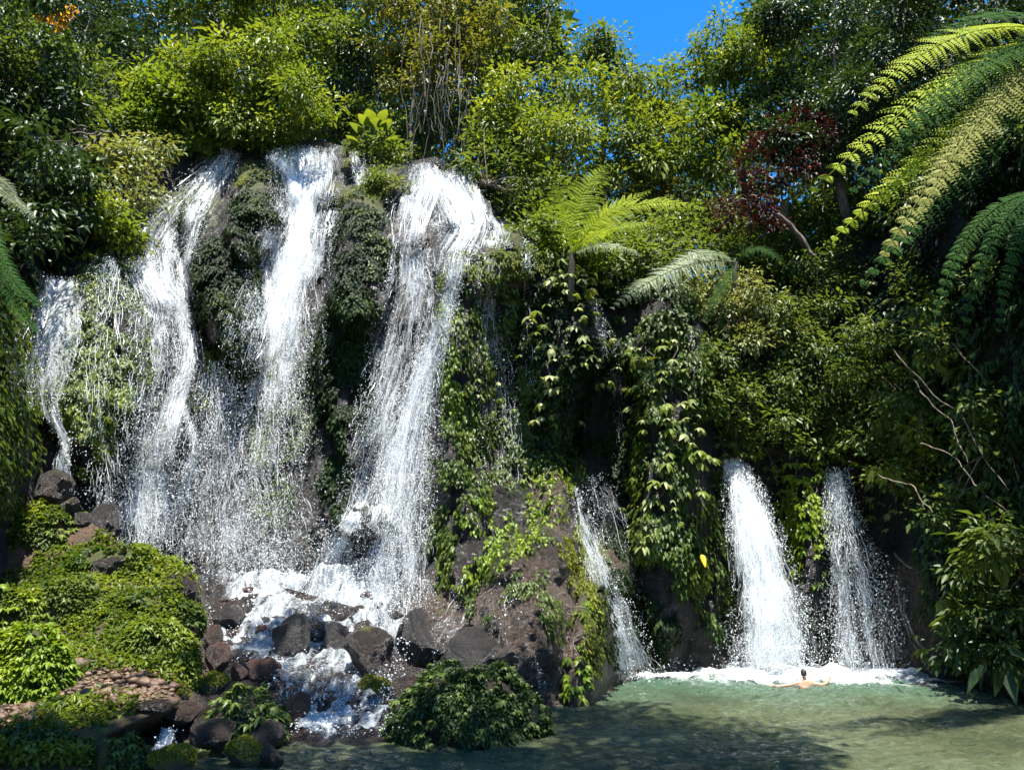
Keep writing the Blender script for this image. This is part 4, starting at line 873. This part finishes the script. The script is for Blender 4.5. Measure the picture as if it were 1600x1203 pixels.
mound('mossy shaded clump left of the small cascade', 90, 222, 1145, 1225, 'mid', 60, .15, depth=12.6, seed=61, fill=.9, fmat='dark')
mound('fan-leaved plant on a dark rock beside the rapids', 306, 432, 1072, 1178, 'mid', 75, .21, depth=15.2, seed=62, fill=.4, fmat='dark', rock='rockbrown')

# big-leaved climbers on the cliff, leaf by leaf
CG = 'big-leaved climbers on the cliff'
def climber(label, ells, n, size, mat, mix=None, out=.35):
    e0 = ells[0]; t = thing('climbing_plant', label, 'plant', S(e0[0], e0[1] + e0[3] * .8), CG); A = Acc()
    w = np.array([e[2] * e[3] for e in ells], float); w /= w.sum()
    for i in rng.choice(len(ells), n, p=w):
        cu_, cv_, ru, rv = ells[i][:4]; a = rng.random() * 6.283; r = math.sqrt(rng.random())
        u, v = cu_ + math.cos(a) * r * ru, cv_ + math.sin(a) * r * rv
        nn = SN(np.array(u), np.array(v)); p = S(np.array(u), np.array(v)) + nn * rng.uniform(.12, out)
        put_leaf(t, p, nn, size * rng.uniform(.65, 1.25), mix if mix and rng.random() < .35 else mat)
        if rng.random() < .35:
            A = Acc(); branchy(A, p, p + nn * -.3 + [rng.normal() * .3, 0, rng.uniform(.3, .9)], .012, .016, .2, 6, 4); A.build('stem', M['vine'], t)
    return t
climber('sunlit climber with big drooping leaves hanging off the mossy ledge', [(890, 500, 55, 70), (870, 610, 40, 70), (900, 450, 50, 40), (920, 560, 30, 40)], 90, .36, 'pale', 'bright', .7)
climber('climber with pale drooping leaves on the leafy wall left of the right falls', [(1040, 600, 50, 90), (1060, 700, 45, 80), (1030, 800, 40, 90)], 110, .36, 'bright', 'pale', .5)
climber('yellow-green climber with drooping leaves between the right falls', [(1255, 780, 32, 60), (1255, 850, 28, 45)], 75, .32, 'lime', 'bright', .35)
climber('green climber with fan leaves spreading over the right cliff near the water', [(1540, 940, 75, 90), (1500, 1000, 50, 50), (1560, 830, 60, 80)], 170, .36, 'mid', 'bright', .7)  # bright leaf colour mixed in to paint lit leaves on the shaded wall
climber('round-leaved climber under the tip of the drooping fronds', [(1370, 510, 50, 50), (1350, 450, 35, 35), (1390, 560, 40, 30)], 50, .40, 'mid', 'pale', .6)
climber('climber with pale lobed leaves over the top of the rightmost fall', [(1350, 720, 35, 25), (1390, 790, 35, 40), (1430, 700, 50, 50)], 55, .34, 'pale', 'bright', .5)
climber('few broad leaves hanging over the lips of the right falls', [(1140, 706, 26, 14), (1308, 716, 30, 14), (1200, 712, 30, 20)], 40, .3, 'bright', 'mid', .9)
climber('short lime climber trailing down the brown rock nose to the water', [(903, 1050, 14, 40), (915, 960, 14, 18), (895, 1075, 10, 15)], 34, .24, 'lime', None, .2)
climber('dim big-leaved climber high on the right cliff', [(1480, 740, 80, 80), (1540, 620, 60, 70)], 90, .34, 'mid', 'bright', .7)  # lit leaves again painted by the bright colour in the mix
climber('shaded climber with large leaves on the far left wall', [(60, 300, 80, 90), (30, 200, 50, 60), (110, 390, 40, 40)], 70, .38, 'dark', 'mid', .5)
climber('scattered pale leaves over the recessed wall beside the leafy column', [(780, 560, 50, 100), (850, 740, 40, 60), (800, 500, 40, 40)], 60, .22, 'bright', 'pale', .3)

# ------------------------------------------------------------------ ferns
def frond(parent, a, c, b, width, mat, np_=25):
    a, c, b = (np.asarray(x, float) for x in (a, c, b)); t = np.linspace(0, 1, 40)[:, None]
    cur = (1 - t) ** 2 * a + 2 * t * (1 - t) * c + t * t * b; tan = nrm(np.gradient(cur, axis=0))
    v, f = tube(cur, np.linspace(.022, .004, 40), 4); A = Acc(); A.add(v, np.concatenate([f[:, [0, 1, 2]], f[:, [0, 2, 3]]]), np.full(len(f) * 2, .5))
    L = np.linalg.norm(np.diff(cur, axis=0), axis=1).sum()
    Lp, La, Ln, Ll, Lw = [], [], [], [], []; gap = L * .85 / (np_ - 1)
    for i in range(np_):
        s = .14 + .85 * i / (np_ - 1); x = s * 39; k = int(min(x, 38)); o = cur[k] + (cur[min(k + 1, 39)] - cur[k]) * (x - k); T = tan[k]
        side = nrm(np.cross(T, nrm(np.array([0, -1.0, .75])))); up = nrm(np.cross(side, T))
        wl = width * (math.sin(math.pi * min(1, .12 + .86 * s) ** .8) ** .8 + .03)
        for sg in (-1, 1):
            d = nrm(side * sg * .9 + T * rng.uniform(.4, .65) + up * .05 + rng.normal(size=3) * .08); wl_ = wl; wl = wl_ * rng.uniform(.8, 1.1); m = max(6, int(wl / max(.028, gap * .22))); tt2 = (np.arange(m) + .5) / m
            dr = np.array([0, 0, -1.0]) * (.30 * wl) * (tt2 ** 2)[:, None]
            q = o + d * (wl * tt2)[:, None] + dr; dd = nrm(d + np.array([0, 0, -.6]) * tt2[:, None]); pl = .56 * gap * (1 - tt2 ** 1.5 * .85) * min(1, .3 + 1.1 * wl_ / width)
            for s2 in (-1, 1):
                pr = nrm(np.cross(dd, up)) * s2
                Lp.append(q); La.append(pr * .9 + dd * .45 - up * .1); Ln.append(np.broadcast_to(up, q.shape) + rng.normal(size=q.shape) * .12); Ll.append(pl); Lw.append(np.maximum(pl * .46, .014))
    p, ax, n_, l_, w_ = (np.concatenate(z) for z in (Lp, La, Ln, Ll, Lw)); ax = nrm(ax); n_ = nrm(n_ - ax * np.sum(ax * n_, -1, keepdims=True)); bb = np.cross(ax, n_)
    V = np.stack([p, p + ax * l_[:, None] * .5 + bb * w_[:, None] * .5, p + ax * l_[:, None] - n_ * l_[:, None] * .15, p + ax * l_[:, None] * .5 - bb * w_[:, None] * .5], 1).reshape(-1, 3)
    i = np.arange(len(p))[:, None] * 4; A.add(V, np.concatenate([i + [0, 2, 1], i + [0, 3, 2]], 1).reshape(-1, 3), np.repeat(rng.uniform(.2, .9, len(p)), 2))
    A.build('frond', M[mat], parent, attr='tint')
def fern(label, crown, trunk_base, fr):
    c = P(*crown); b = np.asarray(trunk_base(c), float); t = thing('tree_fern', label, 'tree fern', b, 'tree ferns'); A = Acc()
    branchy(A, b, c, .13, .09, .05, 10, 8); A.build('trunk', M['bark'], t)
    for (cu_, cv_, cY, tu, tv, tY, w, mat) in fr:
        frond(t, c + rng.normal(size=3) * .04, P(cu_, cv_, cY), P(tu, tv, tY), w, mat)
    return t
fern('sunlit tree fern beside the upper cascades with upright yellow-green fronds', (893, 395, 24.2), lambda c: c - [0, -.4, 1.6], [
    (890, 300, 24.2, 950, 258, 24.0, 1.0, 'fernlime'), (930, 325, 23.8, 1015, 300, 23.2, .9, 'fernlime'), (965, 290, 23.6, 1098, 325, 22.8, .95, 'fernlime'), 
    (940, 365, 23.3, 1000, 400, 22.8, .5, 'fernpale'), (880, 320, 24.2, 868, 292, 24.0, .8, 'fernlime'), (950, 340, 23.4, 1025, 352, 22.9, .6, 'fernlime')])
fern('grey-green tree fern with two broad arching fronds over the dark recess', (1150, 410, 26.2), lambda c: c - [0, -.5, 2.4], [
    (1060, 395, 25.0, 955, 482, 24.0, .85, 'fernpale'), (1110, 375, 25.4, 1040, 420, 24.6, .7, 'fernpale'), (1180, 360, 25.6, 1230, 420, 25.0, .5, 'ferndark'), (1130, 440, 25.4, 1100, 500, 25, .5, 'ferndark')])
fern('huge tree fern reaching in from the upper right, nearest to the viewer', (1690, 60, 15.5), lambda c: c + [1.0, 1.5, -6.5], [
    (1500, -10, 14.6, 1330, 178, 13.8, .85, 'fernlime'), (1520, 50, 14.4, 1268, 300, 13.8, .8, 'fernlime'), (1540, 90, 14.8, 1330, 300, 14.2, .7, 'ferndark'), (1520, 160, 14.2, 1380, 400, 13.6, .7, 'fernold'),
    (1540, 130, 14.0, 1440, 330, 13.4, .62, 'fernold'), (1490, 190, 14.8, 1300, 375, 14.6, .6, 'fernlime'), (1600, -20, 14.4, 1450, 60, 13.6, .7, 'ferndark'), (1560, 200, 14.6, 1345, 445, 14.4, .6, 'ferndark'), (1560, 40, 14.0, 1400, 220, 13.4, .7, 'ferndark')])
fern('shaded tree fern at the right edge with long fronds hanging straight down', (1690, 300, 17.5), lambda c: c + [.8, 1.0, -5.5], [
    (1500, 270, 16.8, 1455, 530, 16.6, .34, 'ferndark'), (1550, 260, 16.6, 1500, 545, 16.2, .34, 'ferndark'), (1580, 300, 16.4, 1560, 520, 16, .34, 'ferndark')])
fern('small fern with feathery leaves on the right cliff', (1440, 640, 24.0), lambda c: c - [0, -.3, .7], [
    (1400, 590, 23.7, 1375, 640, 23.4, .28, 'ferndark'), (1420, 600, 23.6, 1400, 670, 23.3, .28, 'ferndark'), (1455, 600, 23.5, 1430, 690, 23.2, .28, 'ferndark'), (1470, 610, 23.6, 1500, 660, 23.3, .28, 'ferndark')])
fern('pale drooping fern at the left edge below the dark shrub', (-25, 280, 19.5), lambda c: c - [.3, -.4, .8], [
    (0, 270, 19.2, 25, 305, 18.9, .3, 'fernpale'), (10, 300, 19.0, 55, 340, 18.7, .3, 'fernpale'), (-20, 430, 18, 70, 480, 17.4, .35, 'ferndark'), (-10, 455, 18, 62, 520, 17.4, .35, 'ferndark')])

# ------------------------------------------------------------------ hanging roots, stems, dead branches
def stemthing(name, label, cat, pts, r0, r1, mat, group, wob=.05):
    pts = [np.asarray(p, float) for p in pts]; q = []
    for a, b in zip(pts[:-1], pts[1:]):
        for t in np.linspace(0, 1, 10, endpoint=False): q.append(a + (b - a) * t)
    q.append(pts[-1]); q = np.array(q); ph = rng.random(3) * 9
    s = np.linspace(0, 1, len(q)); q = q + np.stack([fbm(np.stack([s * 3 + ph[i], s * 0, s * 0], -1), 3, i) for i in range(3)], -1) * wob
    v, f = tube(q, np.linspace(r0, r1, len(q)), 6); o = mesh_np(name, v, f, M[mat], smooth=True)
    return tag(o, label, cat, group)
VG = 'aerial roots hanging above the upper cascades'
for i in range(24):
    u = [640, 646, 652, 655, 661, 668, 673, 678, 684, 690, 693, 697, 702, 708, 714, 720, 728, 735, 742, 655, 665, 688, 699, 712][i] + rng.normal() * 2
    v0 = rng.uniform(-10, 130); v1 = rng.uniform(190, 262) + max(0, u - 690) * .5; Y = rng.uniform(28.3, 29.2)
    stemthing('hanging_root', 'thin aerial root hanging from the olive tree above the right-hand cascade', 'root', [P(u, v0, Y), P(u + rng.normal() * 4, (v0 + v1) / 2, Y), P(u + rng.normal() * 5, v1, Y)], rng.uniform(.008, .03), .007, 'vine', VG, .22)
stemthing('liana', 'thick brown twisted liana left of the hanging roots', 'liana', [P(650, 130, 30), P(646, 190, 30), P(641, 250, 29.6)], .09, .07, 'bark', None, .1)
stemthing('liana', 'looping thin liana in the glossy tree beside the blue sky', 'liana', [P(848, 10, 31), P(835, 45, 31), P(842, 80, 31), P(830, 110, 31)], .03, .025, 'vine', None, .3)
stemthing('liana', 'curved liana in front of the leafy tree below the sky gap', 'liana', [P(852, 20, 30.5), P(856, 75, 30.5), P(845, 110, 30.5), P(825, 125, 30.5)], .035, .025, 'vine', None, .3)
stemthing('liana', 'bent liana crossing between the hanging roots like a rung', 'liana', [P(698, 236, 29), P(718, 240, 29), P(719, 270, 29)], .035, .03, 'vine', None, .06)
for k, (a, b, c) in enumerate([((160, 385), (140, 300), (150, 215)), ((165, 390), (170, 310), (160, 230)), ((172, 370), (185, 290), (175, 235)), ((150, 380), (152, 330), (138, 260)), ((180, 360), (165, 300), (188, 220)), ((145, 400), (135, 350), (137, 280)), ((190, 340), (200, 270), (215, 215)), ((168, 340), (150, 280), (168, 225))]):
    stemthing('dry_stem', 'dry brown creeper stem tangled on the rock left of the pale shrub', 'stem', [P(*a, Dsm(*a) - .5), P(*b, Dsm(*b) - .6), P(*c, Dsm(*c) - .5)], .03, .018, 'twig', 'dry stems left of the falls', .3)
for k, pts in enumerate([[(175, 200), (150, 208), (110, 205), (80, 218)], [(140, 208), (120, 225), (95, 228)], [(130, 206), (125, 195), (105, 198)], [(150, 208), (138, 232), (118, 222)]]):
    stemthing('dead_branch', 'bare dead branch sticking out from the dark left cliff', 'branch', [P(*q, 23.2 - i * .15) for i, q in enumerate(pts)], .035, .012, 'twig', 'dead branches on the left cliff', .15)
for k, (a, b) in enumerate([((1400, 545), (1580, 770)), ((1490, 530), (1600, 690)), ((1430, 590), (1520, 720)), ((1440, 690), (1530, 760)), ((1380, 740), (1460, 800)), ((1530, 650), (1590, 750))]):
    stemthing('bare_stem', 'long thin bare stem slanting across the shaded right cliff', 'stem', [P(*a, 21.5), P((a[0] + b[0]) / 2 + 4, (a[1] + b[1]) / 2 - 12, 21), P(*b, 20.3)], .022, .014, 'twig', 'slanting stems on the right cliff', .12)
for k, pts in enumerate([[(1405, 880), (1412, 970), (1440, 1030), (1475, 1065)], [(1408, 900), (1420, 1000), (1450, 1045), (1468, 1068)], [(1415, 960), (1445, 1020), (1485, 1062)], [(1400, 860), (1430, 890), (1445, 905)]]):
    stemthing('cliff_root', 'tan root running down the rock to the water right of the rightmost fall', 'root', [P(*q, min(float(Dsm(*q)) - .12, 25.6)) for q in pts], .035, .02, 'twig', 'roots at the right waterline', .12)
stemthing('fallen_branch', 'dark bare branch slanting below the red-leaved tree', 'branch', [P(1215, 335, 26), P(1250, 370, 25.7), P(1275, 400, 25.5)], .07, .05, 'bark', None, .08)
stemthing('drip_twig', 'thin twig poking out of the leafy column over the main fall', 'twig', [P(703, 540, 23), P(690, 512, 22.8), P(676, 497, 22.7)], .014, .01, 'twig', None, .03)
Lv = Leaves(); c = P(90, 30, 23.5)
t = thing('orange_leaf_spray', 'spray of orange leaves against the dark tree at the upper left', 'leaf spray', P(72, 130, 23.6))
A = Acc(); branchy(A, P(72, 130, 23.6), c, .02, .012, .1); A.build('stem', M['twig'], t)
for du, dv, r in [(0, 0, 18), (20, -12, 14), (-20, -2, 12), (6, 10, 12)]:
    n = 34; a = rng.random(n) * 6.283; rr = np.sqrt(rng.random(n)) * r; p = P(90 + du + np.cos(a) * rr, 30 + dv + np.sin(a) * rr * .6, 23.5 + rng.uniform(-.3, .3, n)); Lv.add(p, rdir(n) + [0, 0, -.3], rdir(n) * .6 + [0, -.4, .8], .2 * rng.uniform(.7, 1.2, n), .1, rng.random(n))
Lv.build('foliage', M['orange'], t)
# broad-leaved plant between the upper cascades
t = thing('broad_leaved_plant', 'big-leaved green plant on upright stalks between the two upper cascades', 'plant', P(585, 245, 29.4))
def blade(parent, base, tip, w, mat):
    base, tip = np.asarray(base), np.asarray(tip); d = tip - base; L = np.linalg.norm(d); d /= L; s = nrm(np.cross(d, [0, -.3, 1.0])); n_ = np.cross(s, d)
    tt = np.linspace(0, 1, 9); wp = w * np.sin(math.pi * np.clip(tt, 0, 1) ** .7) ** .8; rows = []
    for a, q in zip(tt, wp): 
        c = base + d * L * a + np.array([0, 0, -.25 * L * a * a]); rows.append([c - s * q + n_ * q * .35, c, c + s * q + n_ * q * .35])
    o = mesh_np('leaf', np.array(rows).reshape(-1, 3), gridf(9, 3), M[mat], parent, {'tint': ('FACE', np.full(16, .6))}, smooth=True)
for bu, tu, tv, w in [(575, 545, 185, .3), (580, 560, 172, .3), (585, 590, 178, .32), (590, 612, 180, .28), (582, 575, 165, .28), (592, 622, 205, .26), (570, 540, 205, .26), (588, 605, 165, .25)]:
    b0 = P(bu, 245, 29.4); k = P((bu * 1.3 + tu) / 2.3, tv + 26, 29.2); A = Acc(); branchy(A, b0, k, .035, .02, .05, 8, 5); A.build('stalk', M['mid'], t); blade(t, k, P(tu, tv, 28.7), w, 'bright')
# yellow leaf
t = thing('yellow_leaf', 'single yellow leaf hanging before the dark wall left of the right falls', 'leaf', P(1096, 868, 24.3))
blade(t, P(1096, 866, 24.3), P(1102, 882, 24.1), .09, 'yellow'); t.children[0].name = 'leaf_blade'
A = Acc(); branchy(A, P(1090, 800, 24.5), P(1096, 866, 24.3), .008, .006, .1); A.build('stalk', M['mid'], t)

# ------------------------------------------------------------------ the swimmer
def skin_mat():
    m, nd, ramp, mixc, mt, surf = newmat('skin')
    n = nd('TexNoise', {'Vector': nd('NewGeometry').outputs['Position'], 'Scale': 14.0}).outputs['Fac']
    surf(nd('BsdfPrincipled', {'Base Color': mixc(n, (0.44, 0.20, 0.12), (0.54, 0.27, 0.17)), 'Roughness': .35, 'Subsurface Weight': .1, 'Subsurface Radius': (.02, .008, .004)}).outputs[0]); return m
M['skin'] = skin_mat()
m, nd, ramp, mixc, mt, surf = newmat('hair'); surf(nd('BsdfPrincipled', {'Base Color': (0.03, 0.024, 0.02, 1), 'Roughness': .35}).outputs[0]); M['hair'] = m
d = ray(1258, 1074); sw = np.array([0, 0, CAMZ]) + d * (-CAMZ / d[2]) - np.array([0, 0, .07])
def skinned(name, J, E, mat, parent, lvl=2, root=0):
    me = bpy.data.meshes.new(name); me.from_pydata([j[:3] for j in J], E, []); me.materials.append(mat)
    o = bpy.data.objects.new(name, me); link(o, parent)
    o.modifiers.new('skin', 'SKIN').use_smooth_shade = True
    for i, j in enumerate(J):
        r = j[3] if isinstance(j[3], tuple) else (j[3], j[3]); me.skin_vertices[0].data[i].radius = r
        me.skin_vertices[0].data[i].use_root = (i == root)
    o.modifiers.new('sub', 'SUBSURF').levels = lvl; o.modifiers['sub'].render_levels = lvl
    return o
person = thing('person', 'swimmer seen from behind, bare back and both arms spread in the foam', 'person', sw)
J = [(0, .04, -.45, .15), (0, .03, -.2, (.16, .11)), (0, .01, .02, (.18, .115)), (0, 0, .17, (.185, .10)), (0, .01, .26, (.075, .065)), (0, .02, .33, .056),
     (-.19, 0, .20, .062), (-.45, .03, .13, .046), (-.70, .08, .10, .036), (.19, 0, .20, .062), (.44, .05, .13, .046), (.66, .12, .17, .036), (.0, .03, .36, .06),
     (-.78, .09, .10, .034), (.71, .13, .23, .034)]
E = [(0, 1), (1, 2), (2, 3), (3, 4), (4, 5), (5, 12), (3, 6), (6, 7), (7, 8), (8, 13), (3, 9), (9, 10), (10, 11), (11, 14)]
for sg, w, dx, dz in ((-1, 13, -1, .0), (1, 14, .55, .75)):
    wp = J[w]; 
    for k in range(5):
        sp = (k - 2) * .022; ln = [.055, .085, .092, .085, .068][k]; dirv = np.array([dx, .1, dz]); dirv = dirv / np.linalg.norm(dirv); perp = np.array([-dirv[2] * .3, 1, dirv[0] * .2]); perp /= np.linalg.norm(perp)
        a = np.array(wp[:3]) + perp * sp * 1.0 + dirv * .035; c = a + dirv * ln + perp * sp * .5 + (np.array([0, 0, .03]) if k == 0 else 0); e = c + dirv * ln * .45 - np.array([0, 0, .012])
        i = len(J); J += [(*a, .011), (*c, .0095), (*e, .008)]; E += [(w, i), (i, i + 1), (i + 1, i + 2)]
skinned('body', J, E, M['skin'], person, 2, 0)
hv, hf = ICO[4]; h = hv.copy(); h = h * np.array([.077, .095, .115]); h[:, 0] *= 1 - .22 * sstep(.0, -.115, h[:, 2]); h[:, 1] += np.where(h[:, 2] < -.02, .012, 0)
nose = np.exp(-((h[:, 0] / .014) ** 2 + ((h[:, 2] + .01) / .025) ** 2)) * (h[:, 1] > 0); h[:, 1] += nose * .022
for sx in (-1, 1):
    eye = np.exp(-(((h[:, 0] - sx * .03) / .016) ** 2 + ((h[:, 2] - .015) / .012) ** 2)) * (h[:, 1] > 0); h[:, 1] -= eye * .008
    ear = np.exp(-(((h[:, 1] + .005) / .014) ** 2 + ((h[:, 2]) / .026) ** 2)) * (h[:, 0] * sx > .05); h[:, 0] += sx * ear * .02
hc = sw + np.array([0, .02, .445]); head = mesh_np('head', h + hc, hf, M['skin'], person, smooth=True)
hh = hv * np.array([.083, .102, .12]); keep = lambda q: (hv[q, 2] > .38 - .95 * (hv[q, 1] < .25) * 1.0).all()
hf2 = np.array([q for q in hf if keep(q)]); hh = hh * (1 + .03 * fbm(hv * 6, 2, 3))[:, None]
hr = mesh_np('hair', hh + hc + [0, -.004, .006], hf2, M['hair'], head, smooth=True)

# ------------------------------------------------------------------ canopy of the trees over the near bank (it shades the foreground)
def canopy(label, base, targets, mat, h=22.0):
    t = thing('canopy_tree', label, 'tree', base, 'tall trees over the near bank'); A = Acc(); Lv = Leaves(); top = np.asarray(base, float) + [0, 0, 15]
    branchy(A, base, top, .4, .28, .04, 12, 8)
    for x, y, r in targets:
        c = np.array([x, y, 0.0]) + SUN * (h / SUN[2]); branchy(A, top, c, .16, .05, .08)
        for i in range(5):
            o = rdir(1)[0] * np.array([r, r, .8]) * .6; lobe(Lv, c + o, np.array([r, r, r * .6]) * rng.uniform(.35, .6), 2.0 * .17, 1.7, per=24)
    A.build('trunk', M['bark'], t); Lv.build('crown', M[mat], t)
canopy('tall tree rising out of view beside the viewer, shading the leafy boulder', (-8.5, 7.5, -.5), [(1.6, 18.6, 2.0), (3.6, 16.2, 1.9), (-2.5, 14.3, 1.8), (1, 14, 2.2), (-4.3, 17.2, 1.3), (-5.6, 20.6, .8)], 'mid')
canopy('tall tree rising out of view at the left, shading the bottom left corner', (-13.5, 8.0, .0), [(-5, 13.2, 1.5), (-7.5, 12.4, 1.5), (-10, 12, 1.5), (3.6, 13, 2.0), (-3, 12, 1.5)], 'mid')
